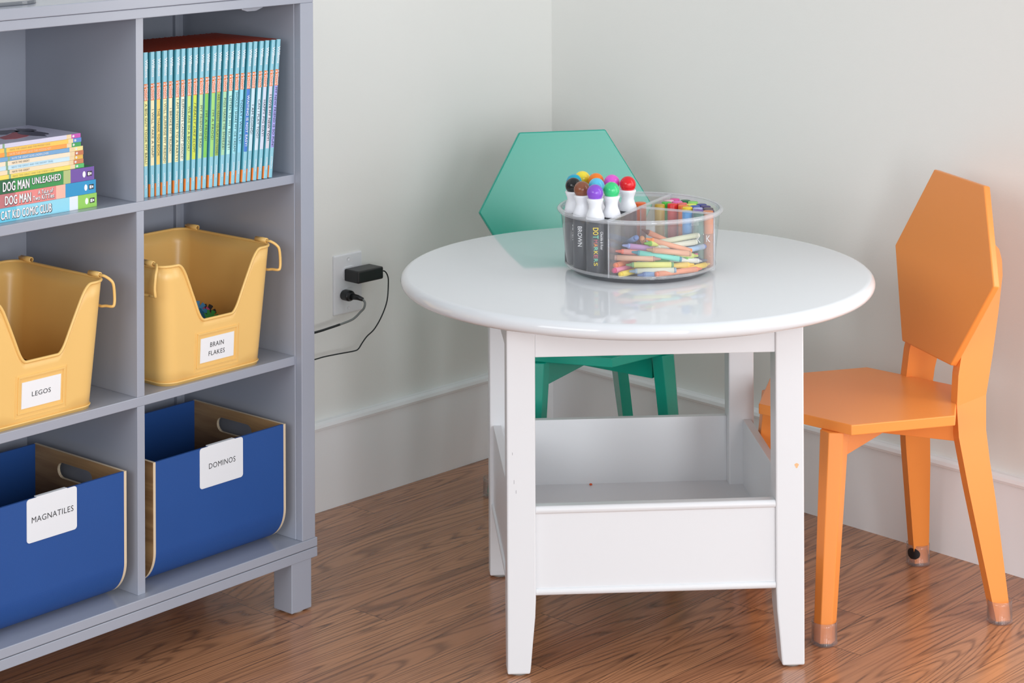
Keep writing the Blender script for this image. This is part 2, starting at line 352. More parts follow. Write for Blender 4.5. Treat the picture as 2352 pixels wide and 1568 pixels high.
# ---------------------------------------------------------------- yellow bins
yel = pmat('yellow_enamel', rgb(247, 202, 122), 0.32, spec=0.5, coat=0.15)
card = pmat('white_card', rgb(246, 247, 250), 0.6)
ink = pmat('dark_ink', rgb(52, 52, 56), 0.6)
def rrect(hx, hy, r, n=8):
    out = []
    for cx_, cy_, a0 in ((hx-r, hy-r, 0), (-hx+r, hy-r, 90), (-hx+r, -hy+r, 180), (hx-r, -hy+r, 270)):
        for k in range(n+1): a = radians(a0+90*k/n); out.append((cx_+r*cos(a), cy_+r*sin(a)))
    return out
NOT_X0, NOT_X1, NOT_Z = 0.0400, 0.0800, 0.0962
def notch_h(x, H):
    ax = abs(x)
    # slanted notch with rounded corners
    t_ = (ax-NOT_X0)/(NOT_X1-NOT_X0)
    def ramp(t): return 0 if t <= 0 else 1 if t >= 1 else t
    s = 0
    for k in range(9): s += ramp((t_+(k-4)*0.050)*1.0)
    return NOT_Z + (H-NOT_Z)*s/9
def make_bin(loc, label, words, seed):
    t = thing('storage_bin', label, 'bin', loc, SA, 'yellow metal bins with a cut-out front')
    H = 0.195; hxb, hxt, hyb, hyt, r = 0.105, 0.1215, 0.108, 0.1185, 0.027
    # perimeter parameterised once; front side gets extra samples
    base = []
    n = 8
    def corner(cx_, cy_, a0): return [(cx_, cy_, radians(a0+90*k/n)) for k in range(n+1)]
    def ring_pt(q, k):
        hx = hxb+(hxt-hxb)*k; hy = hyb+(hyt-hyb)*k
        if q[0] == 'c': return (q[1]*(hx-r)+r*cos(q[3]), q[2]*(hy-r)+r*sin(q[3]))
        return (q[1]*(hx-r)/(hxt-r), -hy)
    qs = []
    for sx, sy, a0 in ((1, 1, 0), (-1, 1, 90), (-1, -1, 180)):
        for k in range(n+1): qs.append(('c', sx, sy, radians(a0+90*k/n)))
    fx = sorted(set([round(-0.088+0.002*i, 4) for i in range(89)]))
    for x in fx: qs.append(('f', x))
    for k in range(n+1): qs.append(('c', 1, -1, radians(270+90*k/n)))
    topz = []
    for q in qs:
        topz.append(notch_h(q[1], H) if q[0] == 'f' else H)
    m = MB(); rings = []
    L = 8
    for l in range(L+1):
        ring = []
        for q, tz in zip(qs, topz):
            z = tz*l/L; x, y = ring_pt(q, z/H); ring.append((x, y, z))
        rings.append(ring)
    m.loft(rings, smooth=True, caps=False)
    m.f.append(tuple(range(len(qs)))); m.mi.append(0); m.sm.append(False)
    o = m.build('bin_body', yel, t)
    sd = o.modifiers.new('thick', 'SOLIDIFY'); sd.thickness = 0.0016; sd.offset = -1
    m = MB(); m.tube([Vector(rings[-1][i]) for i in range(len(qs)) if i == 0 or (Vector(rings[-1][i])-Vector(rings[-1][i-1])).length > 1e-5], 0.0024, 8, closed=True)
    m.build('rim_wire', yel, t)
    m = MB(); m.tube([(ring_pt(q, 0.02)[0]*1.006, ring_pt(q, 0.02)[1]*1.006, 0.005) for q in qs], 0.0014, 6, closed=True); m.build('base_bead', yel, t)
    for sx in (-1, 1):   # pressed seam halfway down each side
        m = MB(); m.tube([(sx*(hxb+0.0004), 0.005, 0.006), (sx*(hxt+0.0004), 0.005, H-0.004)], 0.0012, 6)
        m.build('side_seam', yel, t)
    for sx in (-1, 1):   # tubes welded on the rim with a bail handle
        x0 = sx*(hxt+0.0); zt = H+0.0048
        for y0 in (-0.098, 0.078):
            m = MB(); n_ = 14
            out = [(0.0044*cos(2*pi*i/n_), 0.0044*sin(2*pi*i/n_)) for i in range(n_)]
            inn = [(0.0028*cos(2*pi*i/n_), 0.0028*sin(2*pi*i/n_)) for i in range(n_)]
            rr = [[(x0+p[0], y0, zt+p[1]) for p in inn], [(x0+p[0], y0, zt+p[1]) for p in out], [(x0+p[0], y0+0.026, zt+p[1]) for p in out], [(x0+p[0], y0+0.026, zt+p[1]) for p in inn], [(x0+p[0], y0, zt+p[1]) for p in inn]]
            m.loft(rr, smooth=True, caps=False)
            for dy in (0.009, 0.017): m.lathe([(0.0, H-0.0005), (0.0022, H), (0.0024, H+0.002), (0.001, H+0.003)], x0, y0+dy, seg=8)
            m.build('handle_tube', yel, t)
        o_ = 0.011*sx
        pts = [(x0, -0.08, zt), (x0, -0.102, zt), (x0+o_*0.15, -0.108, zt-0.001), (x0+o_*0.6, -0.114, zt-0.006), (x0+o_*1.0, -0.117, zt-0.014), (x0+o_*1.2, -0.117, zt-0.034), (x0+o_*1.1, -0.117, zt-0.046), (x0+o_*0.9, -0.114, zt-0.0485), (x0+o_*0.75, -0.102, zt-0.049), (x0+o_*0.45, -0.094, zt-0.050), (x0+o_*0.7, -0.08, zt-0.050), (x0+o_, -0.05, zt-0.050), (x0+o_, 0.06, zt-0.050), (x0+o_*0.6, 0.09, zt-0.050), (x0+o_*1.1, 0.115, zt-0.046), (x0+o_*1.2, 0.118, zt-0.034), (x0+o_*0.8, 0.117, zt-0.010), (x0+o_*0.2, 0.112, zt-0.001), (x0, 0.105, zt), (x0, 0.09, zt)]
        MB().tube(smooth_path(pts, 4), 0.0023, 8).build('bail_handle', yel, t)
    # label holder and card on the front, following the front lean
    def fy(z): return -(hyb+(hyt-hyb)*z/H)
    m = MB()
    for x0, x1, z0, z1, th in ((-0.0425, 0.0425, 0.0725, 0.0755, 0.0022), (-0.0425, 0.0425, 0.0185, 0.0205, 0.0016), (-0.0425, -0.040, 0.0185, 0.0725, 0.0014), (0.040, 0.0425, 0.0185, 0.0725, 0.0014), (-0.047, 0.047, 0.0125, 0.0135, 0.0008), (-0.047, -0.046, 0.0135, 0.078, 0.0008), (0.046, 0.047, 0.0135, 0.078, 0.0008)):
        vs = []
        for z in (z0, z1):
            for dy in (-th, 0.0008):
                for x in (x0, x1): vs.append((x, fy(z)+dy, z))
        m.add(vs, [(0, 2, 3, 1), (4, 5, 7, 6), (0, 1, 5, 4), (2, 6, 7, 3), (0, 4, 6, 2), (1, 3, 7, 5)])
    m.build('card_holder', yel, t, bevel=0.0004)
    m = MB(); vs = []
    for z in (0.026, 0.066):
        for dy in (-0.0008, -0.0002):
            for x in (-0.0358, 0.0358): vs.append((x, fy(z)+dy, z))
    m.add(vs, [(0, 2, 3, 1), (4, 5, 7, 6), (0, 1, 5, 4), (2, 6, 7, 3), (0, 4, 6, 2), (1, 3, 7, 5)])
    cdo = m.build('label_card', card, t)
    m = MB(); lean = (hyt-hyb)/H
    yd = Vector((0, -lean, 1)).normalized()
    if len(words) == 1: text(m, words[0], (0, fy(0.0455)-0.0009, 0.0455), (1, 0, 0), yd, 0.0345, 0.0072, spacing=1.08, thick=0.0002)
    else:
        text(m, words[0], (-0.001, fy(0.053)-0.0009, 0.053), (1, 0, 0), yd, 0.029, 0.0076, spacing=1.08, thick=0.0002)
        text(m, words[1], (-0.001, fy(0.039)-0.0009, 0.039), (1, 0, 0), yd, 0.0345, 0.0076, spacing=1.08, thick=0.0002)
    m.build('label_lettering', ink, cdo)
    return t
BY = 0.132
make_bin(sp(-0.1445, BY, 0.4292), 'yellow metal bin on the middle shelf beside the right side of the grey bookcase', ['BRAIN', 'FLAKES'], 1)
make_bin(sp(-0.4935, BY, 0.4292), 'yellow metal bin left of the middle divider, cut off by the photo edge', ['LEGOS'], 2)

# flat notched discs in the right bin
def disc(loc, rot, col, name_, label):
    m = MB(); n = 64; poly = []
    for i in range(n):
        a = 2*pi*i/n; ph = (i % 8)
        r = 0.0165 if ph not in (3, 4) else 0.0095
        poly.append((r*cos(a), r*sin(a)))
    m.prism(poly, lambda p: (p[0], p[1], 0), lambda p: (p[0], p[1], 0.0022))
    o = m.build('toy_disc', pmat('toy_'+name_, col, 0.35), loc=loc, rot=rot, bevel=0.0004)
    tag(o, label, 'toy', 'notched plastic discs in the right yellow bin'); return o
dz = 0.4292+0.0018
for k in range(22):   # hidden lower discs of the little heap
    colr = [rgb(30, 140, 200), rgb(230, 90, 160), rgb(40, 40, 48), rgb(60, 180, 90), rgb(240, 200, 60), rgb(30, 140, 200)][k % 6]
    disc(sp(-0.100+0.002*(k % 3), 0.130+0.003*(k % 2), dz+0.0024*k+0.0002), (0, 0, k), colr, ['blue', 'pink', 'black', 'green', 'yellow', 'blue'][k % 6], 'notched disc low in the small heap inside the right yellow bin')
zz = dz+0.0024*22
disc(sp(-0.0795, 0.146, zz+0.0205), (radians(74), 0.05, SA-0.45), rgb(30, 150, 210), 'blue', 'bright blue notched disc standing upright on the heap in the right yellow bin')
disc(sp(-0.078, 0.132, zz+0.011), (radians(58), 0.2, SA+0.5), rgb(28, 128, 190), 'blue2', 'blue notched disc leaning lowest at the left of the heap')
disc(sp(-0.0585, 0.146, zz+0.012), (radians(66), -0.2, SA-0.3), rgb(34, 34, 42), 'black', 'black notched disc leaning at the right of the heap in the yellow bin')
disc(sp(-0.0640, 0.130, zz+0.007), (radians(48), -0.1, SA-0.1), rgb(40, 170, 90), 'green', 'green notched disc lying in front of the black one in the bin')
disc(sp(-0.068, 0.142, zz+0.012), (radians(60), 0.1, SA), rgb(225, 90, 170), 'pink', 'pink notched disc between the blue and black ones in the bin')
t = thing('toy_brick', 'dark studded toy brick inside the left yellow bin', 'toy', sp(-0.44, 0.145, 0.4310), SA)
MB().box(-0.016, 0.016, -0.016, 0.016, 0, 0.057).build('brick_body', pmat('toy_dark', rgb(40, 36, 40), 0.3), t, bevel=0.0006)
m = MB()
for a in (-0.008, 0.008):
    for b in (-0.008, 0.008): m.lathe([(0, 0.0588), (0.0048, 0.0588), (0.0048, 0.057)], a, b, seg=14)
m.build('studs', MATS['toy_dark'], t)

# ---------------------------------------------------------------- blue bins
blue = pmat('blue_laminate', rgb(38, 84, 156), 0.45, spec=0.4, bump=0.1, bscale=500, var=0.10)
ply = wood_mat('plywood_face', rgb(150, 112, 74), rgb(186, 148, 102), 'Y', 0.5)
edge_m = pmat('plywood_edge', rgb(226, 206, 176), 0.6)
def plate_hole(outer, hole, x0, x1):
    """flat plate in the y-z plane with one hole; returns a mesh builder, faces 0 = face, 1 = edges"""
    cu = bpy.data.curves.new('p', 'CURVE'); cu.dimensions = '2D'; cu.fill_mode = 'BOTH'; cu.extrude = abs(x1-x0)/2
    for pl_ in (outer, hole):
        s = cu.splines.new('POLY'); s.points.add(len(pl_)-1)
        for i, q in enumerate(pl_): s.points[i].co = (q[0], q[1], 0, 1)
        s.use_cyclic_u = True
    o = bpy.data.objects.new('p', cu); C.objects.link(o); dg = bpy.context.evaluated_depsgraph_get(); dg.update()
    me = bpy.data.meshes.new_from_object(o.evaluated_get(dg)); m = MB()
    vs = [(x0+(v.co.z+abs(x1-x0)/2)*(1 if x1 > x0 else -1), v.co.x, v.co.y) for v in me.vertices]
    for p in me.polygons: m.f.append(tuple(p.vertices)); m.mi.append(0 if abs(p.normal.z) > 0.5 else 1); m.sm.append(False)
    m.v = vs
    bpy.data.objects.remove(o); bpy.data.curves.remove(cu); bpy.data.meshes.remove(me)
    return m
def make_blue(loc, label, word):
    t = thing('fabric_bin', label, 'bin', loc, SA, 'blue wooden bins in the bottom row'); t.name = 'wooden_bin'
    W2, D2, H, R, TH = 0.1425, 0.116, 0.1995, 0.058, 0.005
    def prof(off):
        o = [(-D2+off, H)]
        for k in range(25):
            a = pi+pi/2*k/24; o.append((-D2+R+(R-off)*cos(a), R+(R-off)*sin(a)))
        for k in range(25):
            a = 3*pi/2+pi/2*k/24; o.append((D2-R+(R-off)*cos(a), R+(R-off)*sin(a)))
        o.append((D2-off, H)); return o
    po, pi_ = prof(0), prof(0.004)
    poly = po+pi_[::-1]
    m = MB()
    n = len(po)
    for i in range(n-1):
        for (a, b, c, d) in ((po[i], po[i+1], None, None), (pi_[i], pi_[i+1], None, None)):
            m.add([(-W2+TH, a[0], a[1]), (W2-TH, a[0], a[1]), (W2-TH, b[0], b[1]), (-W2+TH, b[0], b[1])], [(0, 1, 2, 3)], 0, True)
    for e in (0, n-1):
        m.add([(-W2+TH, po[e][0], H), (W2-TH, po[e][0], H), (W2-TH, pi_[e][0], H), (-W2+TH, pi_[e][0], H)], [(0, 1, 2, 3)], 0)
    m.build('wrap_panel', blue, t, recalc=False)
    hx = 0.045; hr = 0.0125; hz = 0.170
    hole = [(hx*0+(-hx+hr*0)+0, 0)]
    hole = []
    for k in range(9): a = pi/2+pi*k/8; hole.append((-hx+hr+hr*cos(a)+0.008, hz+hr*sin(a)))
    for k in range(9): a = -pi/2+pi*k/8; hole.append((hx-hr+hr*cos(a)+0.008, hz+hr*sin(a)))
    for sx in (-1, 1):
        x1 = sx*W2; x0 = sx*(W2-TH)
        plate_hole(po, hole, min(x0, x1), max(x0, x1)).build('side_panel', [ply, edge_m], t, recalc=False)
    # clip-on plastic label
    xc, zc = -0.0005, 0.167; w2, h2 = 0.0462, 0.033
    m = MB(); poly = [(xc+p[0], zc+p[1]) for p in rrect(w2, h2, 0.005, 5)]
    m.prism(poly, lambda p: (p[0], -D2-0.0014, p[1]), lambda p: (p[0], -D2-0.0002, p[1]))
    m.box(xc-0.028, xc+0.028, -D2-0.0014, -D2-0.0002, zc+h2-0.0001, H+0.0002)
    m.box(xc-0.028, xc+0.028, -D2-0.0013, -D2+0.0056, H+0.00025, H+0.0014)
    lc = m.build('clip_label', pmat('white_clip_plastic', rgb(238, 241, 246), 0.35), t, bevel=0.0003)
    m = MB(); text(m, word, (xc+0.001, -D2-0.0015, zc+0.0005), (1, 0, 0), (0, 0, 1), 0.0105+0.0068*len(word)*0.98, 0.0088, spacing=1.08, thick=0.0001)
    m.build('label_lettering', ink, lc)
    return t
make_blue(sp(-0.1372, 0.136, 0.1185), 'blue bin with wooden sides in the bottom row by the right side of the bookcase', 'DOMINOS')
make_blue(sp(-0.4755, 0.136, 0.1185), 'blue bin with wooden sides left of the bottom divider, cut off at the photo edge', 'MAGNATILES')

# ---------------------------------------------------------------- standing picture books
teal_d = pmat('teal_cover', rgb(62, 148, 166), 0.35)
pages = pmat('paper_pages', rgb(196, 186, 178), 0.8)
spine_b = pmat('spine_light_blue', rgb(146, 206, 224), 0.35)
orange_c = pmat('orange_cover', rgb(240, 128, 44), 0.35)
rededge = pmat('cover_top_edge', rgb(160, 58, 34), 0.5)
white_ink = pmat('white_ink', rgb(250, 250, 252), 0.5)
BK = [('', (248, 206, 110), 'yellow orange', 'half hidden behind the divider'),
 ('A BIG GUY TOOK MY BALL!', (240, 236, 160), '', ''), ('I WILL TAKE A NAP!', (248, 236, 190), '', ''), ('THE THANK YOU BOOK', (246, 214, 116), '', ''),
 ('I WILL SURPRISE MY FRIEND!', (244, 238, 186), '', ''), ('I BROKE MY TRUNK!', (248, 236, 196), '', ''), ('I AM INVITED TO A PARTY!', (240, 238, 184), '', ''),
 ('ELEPHANTS CANNOT DANCE!', (240, 242, 222), '', ''), ('WE ARE IN A BOOK!', (206, 232, 136), '', ''), ('I REALLY LIKE SLOP!', (214, 228, 70), '', ''),
 ('MY FRIEND IS SAD', (196, 228, 166), '', ''), ("I'M A FROG!", (132, 208, 90), '', ''), ("I'M A FROG!", (164, 222, 124), '', ''), ('ARE YOU READY TO PLAY OUTSIDE?', (164, 196, 90), '', ''),
 ('PIGS MAKE ME SNEEZE!', (176, 224, 180), '', ''), ('LISTEN TO MY TRUMPET!', (190, 242, 232), '', ''), ('SHOULD I SHARE MY ICE CREAM?', (164, 232, 244), '', ''),
 ('TODAY I WILL FLY!', (150, 220, 246), '', ''), ('WAITING IS NOT EASY!', (66, 128, 216), '', ''), ('I AM GOING!', (206, 232, 244), '', ''),
 ('CAN I PLAY TOO?', (212, 232, 244), '', ''), ('HAPPY PIG DAY!', (214, 222, 240), '', ''), ('I LOVE MY NEW TOY!', (220, 216, 228), '', ''), ('MY NEW FRIEND IS SO FUN!', (170, 168, 236), '', '')]
BS0, BS1 = -0.2960, -0.0190
pitch = (BS1-BS0)/24
BHt = 0.2305; TK = 0.0098; BD = 0.168
G_B = 'standing picture books in the top right cubby'
title_ink = pmat('spine_title_ink', rgb(96, 100, 84), 0.6); title_dark = pmat('spine_title_dark_ink', rgb(50, 54, 70), 0.6)
for i, (ttl, col, cname, extra) in enumerate(BK):
    s0 = BS0+pitch*i
    lean = radians(5.2)*(i/23)
    yf = 0.0345-0.0145*i/23+0.0012*(i % 2)-(0.0006 if i % 3 == 0 else 0)
    if i == 0: lab = 'picture book with yellow orange spine, half hidden at the left end of the row'
    elif i == 11: lab = "picture book with a bright green spine titled I'M A FROG, in the standing row"
    elif i == 12: lab = "picture book with a pale green spine titled I'M A FROG, in the standing row"
    else: lab = 'standing picture book whose spine reads %s' % ttl
    t = bpy.data.objects.new('picture_book', None); C.objects.link(t); t.empty_display_size = 0.02
    tag(t, lab, 'book', G_B)
    # local: x thickness (0..TK), y depth, z height; leans to the right about its right lower edge
    t.matrix_world = Matrix.Translation(sp(s0+TK, yf, 0.7362)) @ Matrix.Rotation(SA, 4, 'Z') @ Matrix.Rotation(lean, 4, 'Y')
    cm_ = pmat('spine_panel_%d' % i, rgb(*col), 0.38)
    m = MB(); x0, x1 = -TK, 0.0
    zb = [0, 0.216*BHt, 0.6655*BHt, 0.782*BHt, BHt]    # blue, title, orange, blue
    # spine with a softly rounded left/right shoulder
    xs = [(x0, 0.0026), (x0+0.0016, 0.0007), (x0+0.0026, 0.0), (x1-0.0026, 0.0), (x1-0.0012, 0.0005), (x1, 0.0014)]
    for k, mi in enumerate((0, 1, 2, 0)):
        for a in range(len(xs)-1):
            mm = mi if 0 < a < 4 else 0
            if a == 0:
                if k: continue
                for za, zb_, m3 in ((0, BHt*0.088, 2), (BHt*0.088, BHt, 3)):
                    m.add([(xs[0][0], xs[0][1], za), (xs[1][0]+0.0004, xs[1][1]-0.0001, za), (xs[1][0]+0.0004, xs[1][1]-0.0001, zb_), (xs[0][0], xs[0][1], zb_)], [(0, 1, 2, 3)], m3)
                continue
            m.add([(xs[a][0], xs[a][1], zb[k]), (xs[a+1][0], xs[a+1][1], zb[k]), (xs[a+1][0], xs[a+1][1], zb[k+1]), (xs[a][0], xs[a][1], zb[k+1])], [(0, 1, 2, 3)], mm, a != 2)
    def slab(xa, xb, ya, z0_, z1_, mi): m.box(xa, xb, ya, BD, z0_, z1_, mi)
    slab(x0, x0+0.0018, 0.002, 0, BHt*0.088, 2); slab(x0, x0+0.0018, 0.002, BHt*0.088, BHt-0.001, 3); slab(x0, x0+0.0018, 0.002, BHt-0.001, BHt, 4)
    slab(x1-0.0018, x1, 0.002, 0, BHt-0.001, 3); slab(x1-0.0018, x1, 0.002, BHt-0.001, BHt, 4)
    m.add([(xs[a][0], xs[a][1], BHt) for a in range(6)]+[(x1, 0.003, BHt), (x0, 0.003, BHt)], [tuple(range(8))], 4)
    m.build('cover', [spine_b, cm_, orange_c, teal_d, rededge], t, recalc=False)
    MB().box(x0+0.0018, x1-0.0018, 0.003, BD-0.003, 0.003, BHt-0.0012).build('page_block', pages, t)
    xc = (x0+x1)/2; DN = (0, 0, -1); RT = (1, 0, 0)
    m = MB()
    text(m, 'Willems', (xc+0.0008, -0.0002, BHt*0.888), DN, RT, BHt*0.122, 0.0052, bold=0.035)
    text(m, 'ELEPHANT', (xc+0.0021, -0.0002, BHt*0.722), DN, RT, BHt*0.108, 0.0030, bold=0.03)
    text(m, '& PIGGIE', (xc-0.0019, -0.0002, BHt*0.722), DN, RT, BHt*0.104, 0.0030, bold=0.03)
    text(m, 'HYPERION', (xc, -0.0002, BHt*0.108), DN, RT, BHt*0.086, 0.0030, bold=0.02)
    m.build('spine_lettering', white_ink, t)
    if ttl:
        m = MB(); L_ = min(0.428, 0.0172*len(ttl)+0.02)*BHt
        zc = BHt*(0.448-0.01) if len(ttl) > 16 else BHt*0.44
        text(m, ttl, (xc+0.0002, -0.0002, zc), DN, RT, L_, 0.0046, shear=0.3 if ttl.startswith('I REALLY') else 0, bold=0.02 if i in (18, 22) else 0.004, spacing=1.05)
        m.build('title_lettering', white_ink if i == 18 else (title_dark if i > 14 else title_ink), t)

# ---------------------------------------------------------------- lying books
def tile_mat(n, c): return pmat(n, rgb(*c), 0.32)
cov_white = pmat('cover_lavender', rgb(206, 206, 228), 0.25)
def lying_book(label, s1, yf, z, length, depth, th, segs, words, group, top=None, skew=0.0, name='paperback_book'):
    """spine faces out; segs = list of (from, to, colour) measured from the right end; x runs right"""
    t = thing(name, label, 'book', sp(s1, yf, z), SA+skew, group)
    m = MB(); mats = []
    for a, b, c in segs:
        mt = tile_mat('spine_%d_%d_%d' % c, c); mats.append(mt); k = len(mats)-1
        m.box(-b, -a, 0, 0.0012, 0, th, k)
    mats.append(top or mats[0]); k = len(mats)-1
    m.box(-length, 0, 0.0012, depth, 0, 0.0006, k); m.box(-length, 0, 0.0012, depth, th-0.0006, th, k)
    m.build('cover', mats, t, recalc=True)
    MB().box(-length+0.001, -0.001, 0.0014, depth-0.0015, 0.0006, th-0.0006).build('page_block', pages, t)
    for (w_, c0, zc, L_, h_, mt, bold, nm) in words:
        m = MB(); text(m, w_, (-c0, -0.00025, zc), (1, 0, 0), (0, 0, 1), L_, h_, bold=bold, spacing=1.08); m.build(nm, mt, t)
    return t
GS = 'lying books stacked in the top left cubby'
z = 0.7362; LEN = 0.212
def comic(label, s1, yf, th, c_end, c_art, c_main, words, c_far=None, e0=0.036, e1=0.052):
    global z
    segs = [(0, e0, c_end), (e0, e1, c_art), (e1, 0.150, c_main), (0.150, LEN, c_far or c_main)]
    t = lying_book(label, s1, yf, z, LEN, 0.142, th, segs, words, GS, tile_mat('spine_%d_%d_%d' % c_main, c_main))
    m = MB(); m.box(-0.0135, -0.0045, -0.0005, 0, th*0.32, th*0.68); bx = m.build('publisher_box', pmat('label_black', rgb(30, 30, 34), 0.4), t)
    m = MB(); m.box(-0.0125, -0.0100, -0.0008, -0.0005, th*0.38, th*0.62); m.box(-0.0092, -0.0086, -0.0008, -0.0005, th*0.38, th*0.62); m.box(-0.0078, -0.0058, -0.0008, -0.0005, th*0.42, th*0.58); m.build('publisher_mark', white_ink, bx)
    m = MB(); pe = [(0.0028*cos(2*pi*i/20), 0.0052*sin(2*pi*i/20)*th/0.022) for i in range(20)]
    m.prism(pe, lambda p: (-0.0195+p[0], -0.0004, th/2+p[1]), lambda p: (-0.0195+p[0], 0, th/2+p[1])); m.build('publisher_oval', white_ink, t)
    z += th+0.0003
    return t
K_ = pmat('letter_shadow', rgb(40, 34, 44), 0.5)
def comic_words(ws):
    out = []
    for (w_, c0, zc, L_, h_) in ws:
        out.append((w_, c0-0.0006, zc-0.0006, L_*1.01, h_*1.05, K_, 0.055, 'letter_shadow'))
    return out
def comic_full(args, ws, front_bold=0.04):
    t = comic(*args, words=comic_words(ws))
    return t
def add_front(t, ws):
    for (w_, c0, zc, L_, h_) in ws:
        m = MB(); text(m, w_, (-c0, -0.00055, zc), (1, 0, 0), (0, 0, 1), L_, h_, bold=0.028, spacing=1.08); m.build('title_lettering', white_ink, t)
ws = [('CAT KiD COMiC CLUB', 0.1325, 0.0106, 0.092, 0.0125)]
t = comic('thick comic book with a light blue and lime spine, lowest of the lying stack', -0.3762, 0.036, 0.0212, (150, 208, 92), (232, 240, 246), (150, 220, 240), comic_words(ws), (110, 206, 232)); add_front(t, ws)
ws = [('DOG MAN', 0.1460, 0.0104, 0.0465, 0.0135), ('A TaLe oF', 0.0955, 0.0150, 0.028, 0.0060), ('Two KiTTies', 0.0995, 0.0070, 0.039, 0.0068)]
t = comic('thick comic book with a salmon and bright blue spine in the lying stack', -0.3778, 0.036, 0.0206, (30, 150, 204), (244, 190, 170), (238, 142, 138), comic_words(ws), (196, 120, 124), 0.058, 0.0755); add_front(t, ws)
ws = [('DOG MAN', 0.1460, 0.0104, 0.0475, 0.0140), ('UNLEASHED', 0.0905, 0.0125, 0.0530, 0.0098)]
t = comic('thick comic book with a green and purple spine, below the thin paperbacks', -0.3810, 0.036, 0.0205, (112, 78, 166), (182, 196, 130), (52, 150, 76), comic_words(ws), (34, 104, 66), 0.045, 0.0585); add_front(t, ws)
THN = [('yellow', 'green', (248, 224, 104), (84, 190, 106), 'NATE THE GREAT AND THE STICKY CASE', 'thin yellow paperback with a green spine tip, lowest of the thin ones', (206, 190, 120)),
 ('cream', 'brown', (250, 226, 190), (204, 128, 84), 'NATE THE GREAT', 'thin cream paperback with a brown spine tip under the pale blue one', (150, 140, 120)),
 ('pale blue', 'gold', (204, 234, 248), (228, 182, 78), 'NATE THE GREAT AND THE SNOWY TRAIL', 'thin pale blue paperback with a gold spine tip', (160, 200, 220)),
 ('cream', 'brown', (248, 230, 204), (196, 116, 76), 'NATE THE GREAT', 'thin cream paperback with a brown spine tip above the pale blue one', (150, 140, 120)),
 ('blue', 'pale yellow', (118, 170, 214), (244, 226, 150), 'NATE THE GREAT GOES UNDERCOVER', 'thin mid blue paperback with a pale yellow spine tip', (240, 244, 250)),
 ('orange', 'green', (250, 166, 76), (56, 164, 86), 'NATE THE GREAT AND THE MISSING KEY', 'thin orange paperback with a green spine tip', (250, 226, 190)),
 ('yellow', 'blue', (250, 204, 92), (90, 140, 212), 'NATE THE GREAT AND THE PHONY CLUE', 'thin yellow paperback with a blue spine tip, second from the top', (214, 184, 120)),
 ('lavender', 'magenta', (216, 214, 236), (200, 80, 180), '', 'thin lavender paperback with a magenta spine tip on top of the stack', (0, 0, 0))]
for k, (a, b, c1, c2, wd, lab, wc) in enumerate(THN):
    s1 = [-0.3985, -0.3990, -0.3995, -0.3995, -0.4000, -0.4035, -0.4035, -0.4045][k]
    e = [0.017, 0.019, 0.0165, 0.0165, 0.0165, 0.0175, 0.0155, 0.0175][k]
    th = 0.0065; g_ = ((k*5) % 4)*0.0016-0.001
    segs = [(0, e, c2), (e, e+0.009, (238, 214, 170)), (e+0.009, 0.1365+g_, c1), (0.1365+g_, 0.1405+g_, (140, 176, 140)), (0.1405+g_, 0.195, c1)]
    wl = [(wd, 0.1325-0.00112*len(wd), th/2, 0.00224*len(wd), 0.0030, tile_mat('w_%d_%d_%d' % wc, wc), 0.01, 'title_lettering')] if wd else []
    t = lying_book(lab, s1, 0.0385+0.0006*(k % 3), z, 0.195, 0.134, th, segs, wl, GS, tile_mat('spine_%d_%d_%d' % c1, c1) if k < 7 else cov_white)
    m = MB(); m.box(-e+0.0025, -e+0.0050, -0.0003, 0, th*0.25, th*0.75); m.box(-e+0.0018, -e+0.0057, -0.0003, 0, th*0.42, th*0.60); m.build('spine_mark', white_ink, t)
    if k == 7:
        m = MB()
        blob = [(-0.115, 0.035), (-0.10, 0.028), (-0.075, 0.034), (-0.055, 0.05), (-0.045, 0.075), (-0.06, 0.088), (-0.085, 0.07), (-0.11, 0.058)]
        m.prism(blob, lambda p: (p[0], p[1], th), lambda p: (p[0], p[1], th+0.0002), 0)
        for q in ((-0.05, 0.055, 0.018, 0.035), (-0.075, 0.10, 0.03, 0.02), (-0.035, 0.09, 0.012, 0.02)):
            pe = [(q[0]+q[2]*cos(2*pi*i/14), q[1]+q[3]*sin(2*pi*i/14)*(1+0.3*sin(i*2.1))) for i in range(14)]
            m.prism(pe, lambda p: (p[0], p[1], th+0.0002), lambda p: (p[0], p[1], th+0.0003), 1)
        m.build('cover_artwork', [tile_mat('art_red', (190, 70, 74)), tile_mat('art_dark', (70, 66, 84))], t)
    z += th+0.0002

# ---------------------------------------------------------------- table
wpaint = pmat('white_table_paint', rgb(228, 231, 235), 0.06, spec=0.5)
wsat = pmat('white_table_satin_paint', rgb(228, 230, 233), 0.28, spec=0.45)
TA = radians(4.2); TX = Vector((cos(TA), sin(TA), 0)); TN = Vector((-sin(TA), cos(TA), 0)); TO = Vector((0.2045, 3.5728, 0))
tb = thing('play_table', 'round white children\'s table with a storage tray between its legs', 'table', TO, TA)
R = 0.3946; er = 0.0125; prof = [(0.0, 0.555)]
prof += [(R-er+er*sin(a)*1.0, 0.5675-er*cos(a)) for a in [pi*k/12 for k in range(13)]] + [(0.0, 0.580)]
MB().lathe(prof, 0.001, 0, seg=160).build('tabletop', wpaint, tb)
HW = 0.2345; LW = 0.045
def sq(cx_, cy_, hx0, hx1, hy0, hy1, z): return [(hx0, hy0, z), (hx1, hy0, z), (hx1, hy1, z), (hx0, hy1, z)]
